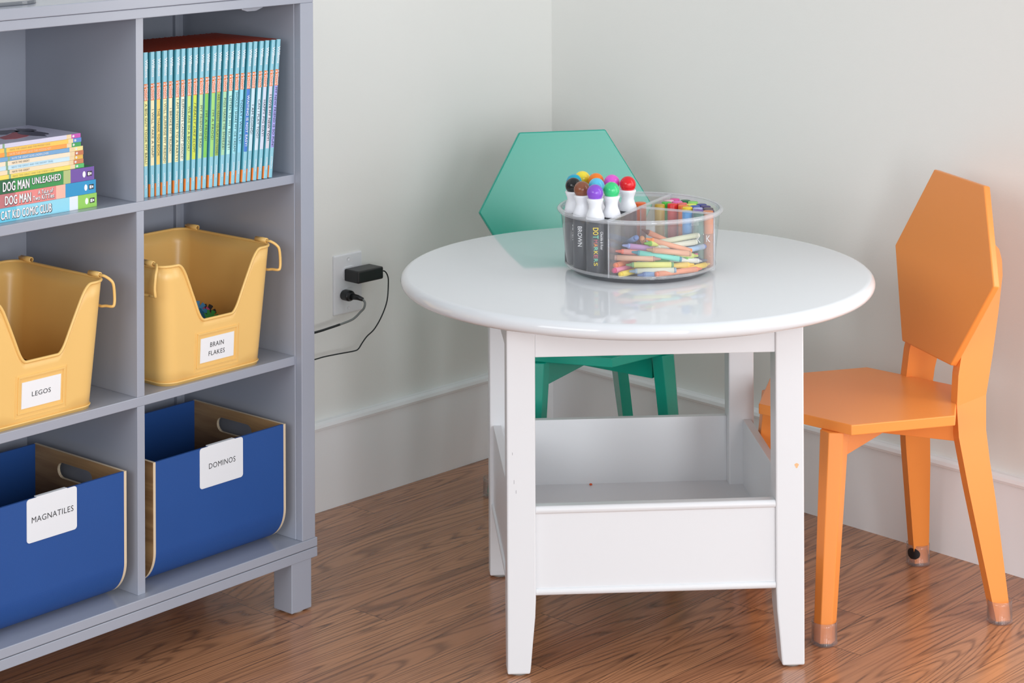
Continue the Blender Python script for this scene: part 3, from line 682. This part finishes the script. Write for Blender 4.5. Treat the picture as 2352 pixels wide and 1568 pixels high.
for sx in (-1, 1):
    for sy in (-1, 1):
        m = MB(); rings = []
        for zz_, w_ in ((0.003, 0.0355), (0.012, 0.0368), (0.05, 0.040), (0.09, 0.0438), (0.118, 0.045), (0.125, 0.045), (0.556, 0.045)):
            xs_ = sorted((sx*HW, sx*(HW-w_))); ys_ = sorted((sy*HW, sy*(HW-w_)))
            rings.append(sq(0, 0, xs_[0], xs_[1], ys_[0], ys_[1], zz_))
        m.loft(rings); lg = m.build('leg', wsat, tb, bevel=0.0025)
        MB().lathe([(0, 0), (0.0145, 0), (0.0145, 0.0035), (0, 0.0035)], sx*(HW-0.0185), sy*(HW-0.0185), seg=20).build('felt_pad', pmat('grey_felt', rgb(150, 146, 140), 0.9), lg)
inn = HW-LW
for k in range(4):
    a = k*pi/2; rot = (0, 0, a)
    MB().box(-inn, inn, -HW+0.0035, -HW+0.020, 0.4955, 0.5555).build('apron', wsat, tb, rot=rot, bevel=0.0008)
    m = MB(); m.box(-inn, inn, -HW+0.006, -HW+0.020, 0.128, 0.256 if k == 0 else 0.2705)
    for zc_, rr in ((0.2565, 0.0062), (0.1290, 0.0055))[0 if k == 0 else 1:]:
        pf = [(-HW+0.006+0.004*0-rr*sin(a2)*0.7, zc_-rr*cos(a2)) for a2 in [pi*i/8 for i in range(9)]] + [(-HW+0.020, zc_+rr), (-HW+0.020, zc_-rr)]
        m.prism(pf, lambda p: (-inn, p[0], p[1]), lambda p: (inn, p[0], p[1]))
    m.build('tray_panel', wsat, tb, rot=rot, bevel=0.0006)
MB().box(-HW+0.008, HW-0.008, -HW+0.019, HW-0.019, 0.140, 0.156).build('tray_floor', wsat, tb)
m = MB(); m.lathe([(0, 0.0), (0.0028, 0.001), (0.0022, 0.003), (0, 0.0034)], seg=8)
p_ = TO + TX*(-0.055) + TN*(0.205); tag(m.build('crayon_crumb', pmat('crumb', rgb(226, 92, 44), 0.6), loc=(p_.x, p_.y, 0.156)), 'tiny orange crumb at the back of the table\'s storage tray', 'crumb')
m = MB(); pe = [(0.003*cos(i)*(1+0.4*sin(3*i)), 0.004*sin(i)) for i in [2*pi*k/12 for k in range(12)]]
m.prism(pe, lambda p: (HW-0.012+p[0], -HW-0.0002, 0.317+p[1]), lambda p: (HW-0.012+p[0], -HW+0.0002, 0.317+p[1]))
for (sx_, sz_, L_) in ((-0.226, 0.345, 0.004), (-0.2235, 0.30, 0.006), (-0.2205, 0.285, 0.005)):
    m.box(sx_, sx_+0.0006, -HW-0.0002, -HW+0.0002, sz_, sz_+L_, 1)
m.build('scuff_marks', [pmat('scuff_orange', rgb(238, 190, 140), 0.6), pmat('scuff_grey', rgb(150, 150, 156), 0.6)], tb)

# ---------------------------------------------------------------- chairs
capm = clear_mat('clear_rubber', (0.97, 0.96, 0.96, 1), 0.09, 0.06, 1.4, (0.9, 0.85, 0.85, 1))
def chair(label, heading, cx_, cy_, mat, matd, sticker):
    th = pi-heading
    t = thing('play_chair', label, 'chair', (cx_, cy_, 0), th, 'hexagon children\'s chairs')
    def hexp(R_, rot=0): return [(R_*sin(radians(60*k+rot)), -R_*cos(radians(60*k+rot))) for k in range(6)]
    hp = hexp(0.1862)
    m = MB(); m.prism(hp, lambda p: (p[0], p[1], 0.337), lambda p: (p[0], p[1], 0.354)); m.build('seat', mat, t, bevel=0.0016)
    # backrest: hexagon with a flat top, leaning back; front face passes 0.156 behind centre at its middle
    til = 0.2157; c_ = 1/sqrt(1+til*til); Rb = 0.176
    nrm = Vector((0, c_, -til*c_)) ; up = Vector((0, til*c_, c_)); ctr = Vector((0, 0.1563, 0.5647))
    pts = [(Rb*cos(radians(60*k)), Rb*sin(radians(60*k))) for k in range(6)]
    m = MB(); m.prism(pts, lambda p: tuple(ctr+Vector((p[0], 0, 0))+up*p[1]), lambda p: tuple(ctr+Vector((p[0], 0, 0))+up*p[1]+nrm*0.0125)); m.build('backrest', mat, t, bevel=0.0022)
    # front legs: tapering six-sided posts
    for sx in (-1, 1):
        rings = []
        for zz_, x_, y_, r_ in ((0.337, 0.120, -0.104, 0.0236), (0.004, 0.1425, -0.134, 0.0178)):
            rings.append([(sx*(x_+r_*cos(radians(60*k+12))), y_+r_*sin(radians(60*k+12)), zz_) for k in range(6)])
        m = MB(); m.loft(rings[::-1]); lg = m.build('front_leg', mat, t, bevel=0.0012)
        foot_cap(lg, sx*0.1425, -0.134, None)
    # back legs: bent flat boards running up behind the backrest
    def xo(z_):
        return 0.1545-(0.1545-0.102)*min(z_, 0.35)/0.35 if z_ < 0.35 else 0.102-(z_-0.35)*0.07
    pf = [(0.1715, 0.004), (0.1675, 0.03), (0.1385, 0.22), (0.128, 0.30), (0.1285, 0.35), (0.1335, 0.40), (0.1445, 0.45), (0.156, 0.50), (0.178, 0.60), (0.186, 0.612), (0.197, 0.618), (0.209, 0.615), (0.219, 0.604), (0.2235, 0.585), (0.2235, 0.56), (0.213, 0.50), (0.199, 0.43), (0.184, 0.365), (0.1795, 0.31), (0.182, 0.26), (0.188, 0.19), (0.1955, 0.06), (0.1985, 0.004)]
    for sx in (-1, 1):
        rr = [[(sx*xo(q[1]), q[0], q[1]) for q in pf], [(sx*(xo(q[1])-0.021), q[0], q[1]) for q in pf]]
        m = MB(); n = len(pf)
        m.add([p for r in rr for p in r], [(i, (i+1) % n, n+(i+1) % n, n+i) for i in range(n)])
        # side faces as strips so the bent board stays planar piece by piece
        fr_, bk_ = pf[:9], pf[9:]
        for side in (0, 1):
            idx = list(range(n)); b = side*n
            lo, hi = 0, n-1
            while hi-lo > 2:
                # advance whichever side is lower
                if pf[lo+1][1] <= pf[hi-1][1]: m.f.append((b+lo, b+lo+1, b+hi)); lo += 1
                else: m.f.append((b+lo, b+hi-1, b+hi)); hi -= 1
                m.mi.append(0); m.sm.append(False)
            m.f.append((b+lo, b+lo+1, b+hi)); m.mi.append(0); m.sm.append(False)
        lg = m.build('back_leg', mat, t)
        foot_cap(lg, sx*0.1440, 0.1832, sticker if sx < 0 else None)
    # crossing braces under the seat
    for sx in (-1, 1):
        a = Vector((sx*0.108, -0.092)); b = Vector((-sx*0.092, 0.146)); d = (b-a).normalized(); n2 = Vector((-d.y, d.x))*0.0095
        L_ = (b-a).length; prf = [(0, 0.3375), (0, 0.289), (L_+0.004, 0.289), (L_+0.004, 0.3375)]
        m = MB(); m.prism(prf, lambda p: (a.x+d.x*p[0]+n2.x, a.y+d.y*p[0]+n2.y, p[1]), lambda p: (a.x+d.x*p[0]-n2.x, a.y+d.y*p[0]-n2.y, p[1])); m.build('cross_brace', mat, t, bevel=0.0008)
    return t
def foot_cap(leg, x, y, sticker):
    m = MB()
    m.lathe([(0.0, 0.0), (0.0202, 0.0), (0.0214, 0.0012), (0.0214, 0.0035), (0.0207, 0.0045), (0.0207, 0.03), (0.0204, 0.037), (0.0197, 0.037), (0.0199, 0.0045), (0.0, 0.0035)], x, y, seg=28)
    o = m.build('foot_cap', capm, leg)
    if sticker:
        m = MB(); n = 12; rows = []
        for j in range(7):
            zz_ = 0.0135+0.019*j/6; w_ = 0.62*sqrt(max(0.02, 1-((j-3)/3.2)**2))
            rows.append([(x+0.0210*cos(sticker+(-0.5+i/n)*w_*2), y+0.0210*sin(sticker+(-0.5+i/n)*w_*2), zz_) for i in range(n+1)])
        m.loft(rows, closed=False, caps=False, smooth=True)
        m.build('cap_sticker', pmat('black_patch', rgb(28, 26, 30), 0.25), leg)  # black sticker on the outside of the cap
orange = pmat('orange_lacquer', rgb(246, 150, 70), 0.3, spec=0.5)
teal = pmat('teal_lacquer', rgb(0, 168, 144), 0.24, spec=0.7)
chair('orange hexagon-backed child chair to the right of the white table', -1.8633, 0.5874, 3.6274, orange, orange, radians(308))
chair('teal green hexagon-backed child chair in the corner behind the white table', 2.928, 0.138, 4.057, teal, teal, None)

# ---------------------------------------------------------------- round organizer on the table
ZT = 0.580
OC = Vector((0.212, 3.572, ZT))
acr = clear_mat('clear_acrylic', (0.995, 0.996, 0.998, 1), 0.075, 0.01, 1.5, (0.98, 0.98, 1.0, 1))
acr_e = clear_mat('clear_acrylic_edge', (0.93, 0.94, 0.96, 1), 0.24, 0.04, 1.6, (0.98, 0.98, 1.0, 1))
acr_b = clear_mat('smoky_acrylic_base', (0.84, 0.85, 0.87, 1), 0.14, 0.04, 1.6, (0.62, 0.62, 0.66, 1))
org = thing('round_organizer', 'clear round divided turntable organizer on the white table', 'organizer', OC, 0)
m = MB(); m.lathe([(0, 0.0), (0.108, 0.0), (0.112, 0.0015), (0.113, 0.006), (0.118, 0.0085), (0.0, 0.0085)], seg=96); m.build('turntable_base', acr_b, org)
m = MB(); m.lathe([(0.0, 0.0095), (0.118, 0.0095), (0.1225, 0.0105), (0.1245, 0.014), (0.1325, 0.094), (0.1332, 0.102)], seg=128); m.build('tray_wall', acr, org)
m = MB(); m.lathe([(0.1225, 0.0095), (0.1245, 0.0100), (0.1262, 0.0125), (0.1255, 0.0155), (0.1238, 0.0150)], seg=128); m.build('tray_foot_ring', acr_e, org)
m = MB(); m.lathe([(0.1325, 0.0985), (0.1372, 0.0995), (0.1392, 0.1022), (0.1392, 0.1040), (0.1375, 0.1062), (0.1345, 0.1070), (0.1318, 0.1062), (0.1322, 0.104), (0.1350, 0.1040), (0.1350, 0.1015), (0.1318, 0.1005)], seg=128); m.build('rim', acr_e, org)
def divider(p0, p1, nm='divider'):
    p0 = Vector(p0); p1 = Vector(p1); d = (p1-p0).normalized(); n2 = Vector((-d.y, d.x)); L_ = (p1-p0).length
    m = MB()
    for s_ in (-0.0022, 0.0022):
        a = p0+n2*s_; b = p1+n2*s_
        m.add([(a.x, a.y, 0.011), (b.x, b.y, 0.011), (b.x, b.y, 0.1035), (a.x, a.y, 0.1035)], [(0, 1, 2, 3)])
    o = m.build(nm, acr, org, recalc=False)
    m = MB(); prf = [(-0.0028, 0.1030), (-0.0028, 0.1052), (-0.0012, 0.1062), (0.0012, 0.1062), (0.0028, 0.1052), (0.0028, 0.1030)]
    m.prism(prf, lambda p: (p0.x+n2.x*p[0], p0.y+n2.y*p[0], p[1]), lambda p: (p1.x+n2.x*p[0], p1.y+n2.y*p[0], p[1]))
    m.build('divider_cap', acr_e, o)
    m = MB()
    for e in (p0, p1): m.tube([(e.x, e.y, 0.012), (e.x, e.y, 0.103)], 0.0012, 8)
    m.build('divider_post', acr_e, o)
CH0 = (-0.0585, -0.1195); CH1 = (0.0600, 0.1187); CC = (0.0005, 0.0005)
divider(CH0, CC); divider(CC, CH1); divider(CC, (0.1180, -0.0610))

# relaxation: keep upright things apart and inside their section
def relax(P, rad, ok, it=200):
    P = [list(p) for p in P]
    for _ in range(it):
        for i in range(len(P)):
            for j in range(i):
                dx = P[i][0]-P[j][0]; dy = P[i][1]-P[j][1]; d = hypot(dx, dy) or 1e-6; mn = rad[i]+rad[j]+0.0003
                if d < mn:
                    k = (mn-d)/2/d; P[i][0] += dx*k; P[i][1] += dy*k; P[j][0] -= dx*k; P[j][1] -= dy*k
            ok(P[i], rad[i])
    return P
cd_ = (Vector(CH1)-Vector(CH0)).normalized(); cn = Vector((-cd_.y, cd_.x))       # cn points to the left half
dd_ = (Vector((0.1180, -0.0610))-Vector(CC)).normalized(); dn = Vector((-dd_.y, dd_.x))   # dn points to the rear right section
def keep_r(p, r, RR):
    h = hypot(*p)
    if h > RR-r: p[0] *= (RR-r)/h; p[1] *= (RR-r)/h
def ok_left(p, r):
    d = (Vector(p)-Vector(CH0)).dot(cn)
    if d < r+0.003: p[0] += cn.x*(r+0.003-d); p[1] += cn.y*(r+0.003-d)
    keep_r(p, r, 0.1305)
def ok_rear(p, r):
    d = (Vector(p)-Vector(CH0)).dot(cn)
    if d > -(r+0.003): p[0] += cn.x*(-(r+0.003)-d); p[1] += cn.y*(-(r+0.003)-d)
    d = (Vector(p)-Vector(CC)).dot(dn)
    if d < r+0.003: p[0] += dn.x*(r+0.003-d); p[1] += dn.y*(r+0.003-d)
    keep_r(p, r, 0.1235)

# dot markers
DOT = [('purple', (140, 82, 208), (-0.078, -0.066)), ('green', (62, 206, 128), (-0.050, -0.043)), ('brown', (138, 82, 58), (-0.0985, -0.035)), ('black', (34, 34, 34), (-0.1115, 0.001)),
 ('light blue', (98, 200, 236), (-0.073, -0.004)), ('magenta', (226, 92, 208), (-0.050, 0.032)), ('orange', (250, 132, 36), (-0.076, 0.050)), ('yellow', (250, 228, 66), (-0.100, 0.068)), ('teal blue', (0, 168, 200), (-0.110, 0.036)), ('red', (226, 30, 40), (-0.025, 0.016))]
PD = relax([d[2] for d in DOT], [0.0152]*len(DOT), ok_left)
wcap = pmat('white_cap_plastic', rgb(242, 243, 248), 0.35); dark_lab = pmat('black_bottle', rgb(66, 68, 74), 0.3)
for (nm, col, _), p in zip(DOT, PD):
    where = {'purple': 'nearest the front of the organizer', 'red': 'standing apart nearest the centre divider', 'black': 'by the left rim', 'teal blue': 'behind the black one', 'yellow': 'at the back left', 'orange': 'in the back of the cluster', 'magenta': 'behind the green one', 'light blue': 'in the middle of the cluster', 'green': 'between the purple and red ones', 'brown': 'between the black and purple ones'}[nm]
    zb = 0.0105; t = thing('dot_marker', 'dot marker with a %s ball top, %s' % (nm, where), 'marker', OC+Vector((p[0], p[1], zb)), 0, 'dot markers in the left section of the organizer')
    m = MB(); m.lathe([(0, 0), (0.0140, 0), (0.0150, 0.001), (0.0150, 0.090), (0.0, 0.090)], seg=32, mi=0); m.build('bottle', dark_lab, t)
    m = MB(); seg = 48; prof = [(0.0152, 0.0870), (0.0153, 0.0900), (0.0142, 0.0945), (0.0116, 0.1005), (0.0103, 0.1055), (0.0108, 0.1105), (0.0126, 0.1150), (0.0138, 0.1185), (0.0137, 0.1205), (0.0128, 0.1212), (0, 0.1212)]
    rings = []
    for r_, z_ in prof:
        rings.append([(r_*(1-(0.025 if i % 2 else 0)*(1 if 0.09 < z_ < 0.12 else 0))*cos(2*pi*i/seg), r_*(1-(0.025 if i % 2 else 0)*(1 if 0.09 < z_ < 0.12 else 0))*sin(2*pi*i/seg), z_) for i in range(seg)])
    m.loft(rings, smooth=True, caps=False); m.build('ribbed_cap', wcap, t)
    m = MB(); rb = 0.0136; zc = 0.1300
    m.lathe([(rb*sin(a), zc-rb*cos(a)) for a in [0.86+(pi-0.86)*k/14 for k in range(15)]], seg=32); m.build('ball_top', pmat('ball_'+nm.replace(' ', '_'), rgb(*col), 0.18), t)
    def wrapf(zc_, R_, a0):
        return lambda a, b, e=0.0: ((R_+e)*cos(a0+b/R_), (R_+e)*sin(a0+b/R_), zc_-a)
    if nm in ('brown', 'black'):
        m = MB(); a0 = atan2(-OC.y-p[1], -OC.x-p[0])+(-0.25 if nm == 'brown' else 0.1)
        text(m, nm.upper(), (0, 0, 0), (1, 0, 0), (0, 1, 0), 0.033 if nm == 'brown' else 0.026, 0.0072, bold=0.01, wrap=wrapf(0.055, 0.01560, a0)); m.build('bottle_lettering', white_ink, t)
    if nm == 'purple':
        a0 = atan2(-OC.y-p[1], -OC.x-p[0])+0.05; zp = 0.0725
        m = MB()
        mats_ = [pmat('letter_yellow', rgb(240, 214, 60), 0.5), pmat('letter_mint', rgb(120, 210, 180), 0.5), pmat('letter_orange', rgb(240, 150, 70), 0.5), pmat('letter_pink', rgb(196, 100, 110), 0.5)]
        for ch, mi_ in (('D', 0), ('O', 0), ('T', 1), (' ', 0), ('M', 3), ('A', 2), ('R', 1), ('K', 0), ('E', 3), ('R', 1), ('S', 0)):
            if ch != ' ':
                text(m, ch, (0, 0, 0), (1, 0, 0), (0, 1, 0), 0.0052, 0.0088 if zp > 0.054 else 0.0062, mi=mi_, bold=0.03, wrap=wrapf(zp, 0.01560, a0)); zp -= 0.0062
            else: zp -= 0.001
        m.build('product_lettering', mats_, t)
        m = MB(); text(m, 'Chuckle & Roar', (0, 0, 0), (1, 0, 0), (0, 1, 0), 0.030, 0.0060, shear=0.4, wrap=wrapf(0.053, 0.01560, a0+0.72)); m.build('script_lettering', white_ink, t)

# capped markers in the rear right section
MK = [('bright green', (72, 196, 60), (.050, .064), 'beside the centre divider'), ('red', (226, 48, 48), (.062, .053), 'next to the bright green one'), ('orange', (240, 120, 50), (.078, .038), 'right of the red one'), ('golden yellow', (248, 212, 50), (.082, .018), 'in front of the orange one'),
 ('sky blue', (36, 150, 220), (.077, -.024), 'right behind the front divider'), ('dark green', (52, 112, 98), (.096, -.034), 'beside the sky blue one'), ('tan orange', (218, 130, 76), (.115, -.030), 'at the front right rim'), ('hot pink', (230, 80, 160), (.069, .101), 'at the back of the section'),
 ('light magenta', (238, 110, 190), (.061, .076), 'behind the bright green one'), ('forest green', (20, 110, 66), (.085, .086), 'beside the hot pink one'), ('salmon', (242, 96, 100), (.072, .060), 'in the middle of the section'), ('lime', (140, 214, 100), (.098, .069), 'right of the forest green one'),
 ('pale lime yellow', (222, 232, 90), (.090, .049), 'in front of the lime one'), ('navy', (50, 56, 140), (.110, .052), 'near the back right rim'), ('dark purple', (64, 50, 112), (.117, .029), 'in front of the navy one'), ('royal blue', (44, 84, 176), (.098, .027), 'left of the dark purple one'),
 ('lavender', (176, 180, 226), (.102, .009), 'in front of the royal blue one'), ('grey brown', (96, 84, 90), (.121, .008), 'at the right rim'), ('violet', (120, 88, 170), (.108, -.011), 'in front of the lavender one'), ('plum', (84, 58, 104), (.121, -.013), 'at the right rim before the grey brown one'),
 ('mustard', (196, 160, 50), (.027, .048), 'closest to the centre'), ('pale pink', (240, 190, 204), (.047, .085), 'at the back beside the centre divider')]
PM = relax([d[2] for d in MK], [0.0086]*len(MK), ok_rear)
for (nm, col, _, wh), p in zip(MK, PM):
    t = thing('paint_marker', 'marker with a %s cap, %s' % (nm, wh), 'marker', OC+Vector((p[0], p[1], 0.0105)), 0, 'capped markers in the rear section of the organizer')
    mt = pmat('marker_'+nm.replace(' ', '_'), rgb(*col), 0.35); col2 = tuple(int(c*0.75+20) for c in col)
    MB().lathe([(0, 0), (0.0080, 0), (0.0084, 0.0008), (0.0084, 0.056), (0, 0.056)], seg=24).build('barrel', pmat('barrel_'+nm.replace(' ', '_'), rgb(*col2), 0.35), t)
    h_ = 0.0905 if nm != 'tan orange' else 0.0925
    MB().lathe([(0.0086, 0.0560), (0.0086, h_-0.001), (0.0080, h_), (0, h_)], seg=24).build('cap', mt, t)
    if nm in ('sky blue', 'dark green', 'tan orange'):
        a0 = atan2(-OC.y-p[1], -OC.x-p[0]); m = MB()
        text(m, 'unk' if nm == 'sky blue' else 'K', (0, 0, 0), (1, 0, 0), (0, 1, 0), 0.013 if nm == 'sky blue' else 0.007, 0.011, bold=0.0, wrap=lambda a, b, e=0.0: ((0.0089+e)*cos(a0+a/0.0089), (0.0089+e)*sin(a0+a/0.0089), 0.048+b)); m.build('barrel_lettering', white_ink, t)
po_ = [0.004, 0.066]; ok_left(po_, 0.011)
t = thing('paint_marker', 'marker with a bright orange cap standing alone behind the red dot marker', 'marker', OC+Vector((po_[0], po_[1], 0.0105)), 0)
MB().lathe([(0, 0), (0.0095, 0), (0.0098, 0.0008), (0.0098, 0.056), (0, 0.056)], seg=24).build('barrel', pmat('barrel_plain_orange', rgb(206, 92, 50), 0.35), t)
MB().lathe([(0.0104, 0.056), (0.0104, 0.0885), (0.0096, 0.0895), (0, 0.0895)], seg=24).build('cap', pmat('cap_plain_orange', rgb(250, 110, 44), 0.35), t)

# crayons
def crayon(p0, p1, wrapc, tipc, label, tip_at=1, rad=0.0046):
    """paper-wrapped crayon from p0 to p1; the pointed end is at p1 when tip_at is 1"""
    a = Vector(p0); b = Vector(p1)
    if tip_at == 0: a, b = b, a
    L_ = (b-a).length; q = (b-a).to_track_quat('Z', 'Y')
    t = bpy.data.objects.new('crayon', None); C.objects.link(t); t.empty_display_size = 0.01
    t.location = OC+a; t.rotation_euler = q.to_euler(); tag(t, label, 'crayon', 'loose crayons in the front section of the organizer')
    MB().lathe([(0, 0.004), (rad, 0.004), (rad, L_-0.013), (0, L_-0.013)], seg=16).build('paper_wrapper', pmat('wrap_%d_%d_%d' % wrapc, rgb(*wrapc), 0.6), t)
    wx = pmat('wax_%d_%d_%d' % tipc, rgb(*tipc), 0.45); r2 = rad*0.93
    MB().lathe([(0, 0), (r2*0.95, 0), (r2, 0.001), (r2, 0.0045), (r2*0.9, 0.0045)], seg=16).build('wax_end', wx, t)
    MB().lathe([(r2*0.9, L_-0.0135), (r2, L_-0.013), (r2, L_-0.010), (r2*0.75, L_-0.0098), (r2*0.33, L_-0.0005), (0, L_)], seg=16).build('wax_tip', wx, t)
CR = [
 ([-.020, -.095, .049], [.062, -.088, .035], (130, 214, 198), (84, 150, 166), 'mint crayon with a slate blue tip lying across the middle of the pile', 0),
 ([-.030, -.105, .030], [.048, -.100, .029], (222, 222, 130), (120, 160, 110), 'straw yellow crayon with green ends lying above the pale grey one', 0),
 ([-.025, -.110, .0205], [.052, -.101, .0205], (214, 216, 200), (150, 170, 186), 'pale grey crayon lying level under the straw yellow one', 0),
 ([-.012, -.1165, .0155], [.060, -.090, .0155], (140, 166, 206), (104, 124, 170), 'light blue crayon at the bottom front of the pile', 0),
 ([.018, -.1155, .0165], [.097, -.067, .0155], (238, 160, 128), (240, 140, 110), 'coral crayon on the organizer floor pointing to the right', 1),
 ([-.046, -.088, .049], [.030, -.078, .042], (238, 164, 152), (232, 120, 100), 'salmon pink crayon at the left side of the pile', 0),
 ([-.048, -.094, .0395], [.028, -.097, .0375], (216, 172, 148), (180, 140, 130), 'tan crayon lying under the salmon pink one', 1),
 ([-.035, -.086, .058], [.042, -.076, .047], (196, 150, 196), (150, 160, 210), 'lilac crayon near the top left of the pile', 0),
 ([.004, -.098, .0535], [.078, -.078, .042], (226, 172, 142), (190, 150, 120), 'peach crayon crossing behind the mint one', 0),
 ([-.002, -.070, .081], [.060, -.060, .050], (204, 132, 98), (110, 70, 60), 'brown crayon sticking up highest with its dark tip', 0),
 ([.004, -.082, .068], [.080, -.068, .044], (230, 166, 132), (246, 140, 60), 'peach crayon with an orange tip, upper middle', 0),
 ([.001, -.091, .062], [.064, -.050, .052], (220, 226, 120), (120, 176, 60), 'lime crayon with a green tip in the upper middle', 0),
 ([.024, -.076, .060], [.103, -.036, .066], (206, 208, 180), (226, 222, 206), 'long cream crayon pointing up to the right rim', 1),
 ([.015, -.086, .052], [.090, -.050, .056], (214, 214, 196), (214, 214, 196), 'cream crayon lying below the long cream one', 0),
 ([.050, -.080, .044], [.112, -.030, .046], (162, 190, 220), (80, 110, 190), 'sky blue crayon with a dark blue end by the right wall', 1),
 ([-.011, -.083, .070], [-.030, -.0, .040], (130, 150, 190), (100, 120, 170), 'blue grey crayon standing up at the back left of the pile', 1),
 ([-.002, -.079, .068], [.010, -.01, .036], (222, 166, 130), (200, 140, 100), 'tan crayon end poking up beside the blue grey one', 1),
 ([-.047, -.0975, .0275], [-.008, -.030, .022], (240, 150, 110), (244, 130, 80), 'orange crayon end at the left by the divider', 1),
 ([-.050, -.104, .0205], [.002, -.045, .0165], (240, 150, 180), (226, 80, 130), 'pink crayon end low at the left by the divider', 1),
 ([-.040, -.112, .0155], [.006, -.062, .0155], (248, 220, 90), (250, 216, 70), 'yellow crayon seen end on at the bottom left', 1),
 ([.012, -.100, .0245], [.084, -.072, .0235], (238, 206, 110), (246, 206, 80), 'golden crayon pointing right above the coral one', 1),
 ([.014, -.092, .033], [.082, -.062, .031], (120, 170, 110), (110, 190, 80), 'grass green crayon behind the golden one', 1),
 ([.022, -.086, .043], [.092, -.056, .034], (210, 216, 140), (190, 210, 110), 'olive yellow crayon end behind the mint one', 1),
 ([.042, -.084, .0350], [.100, -.050, .0240], (226, 230, 226), (220, 224, 228), 'white crayon resting below the olive yellow one', 1),
 ([.020, -.030, .0155], [.098, -.060, .0155], (200, 80, 110), (220, 110, 140), 'rose crayon on the floor at the back of the section', 1),
 ([.030, -.046, .0158], [.108, -.050, .026], (90, 110, 130), (80, 90, 110), 'dark slate crayon by the right wall', 1),
 ([.016, -.060, .0160], [.092, -.050, .036], (236, 150, 150), (240, 130, 150), 'light rose crayon under the sky blue one', 1),
 ([.060, -.088, .0158], [.112, -.046, .0190], (240, 206, 90), (240, 200, 70), 'yellow crayon tip at the bottom right wall', 1),
 ([.012, -.066, .0260], [.080, -.040, .0255], (180, 150, 120), (170, 130, 90), 'khaki crayon in the middle of the pile', 1),
 ([.006, -.048, .0350], [.078, -.056, .0340], (210, 150, 150), (190, 120, 120), 'dusty rose crayon in the middle of the pile', 1)]
for p0, p1, c1, c2, lab, ta in CR: crayon(p0, p1, c1, c2, lab, ta)
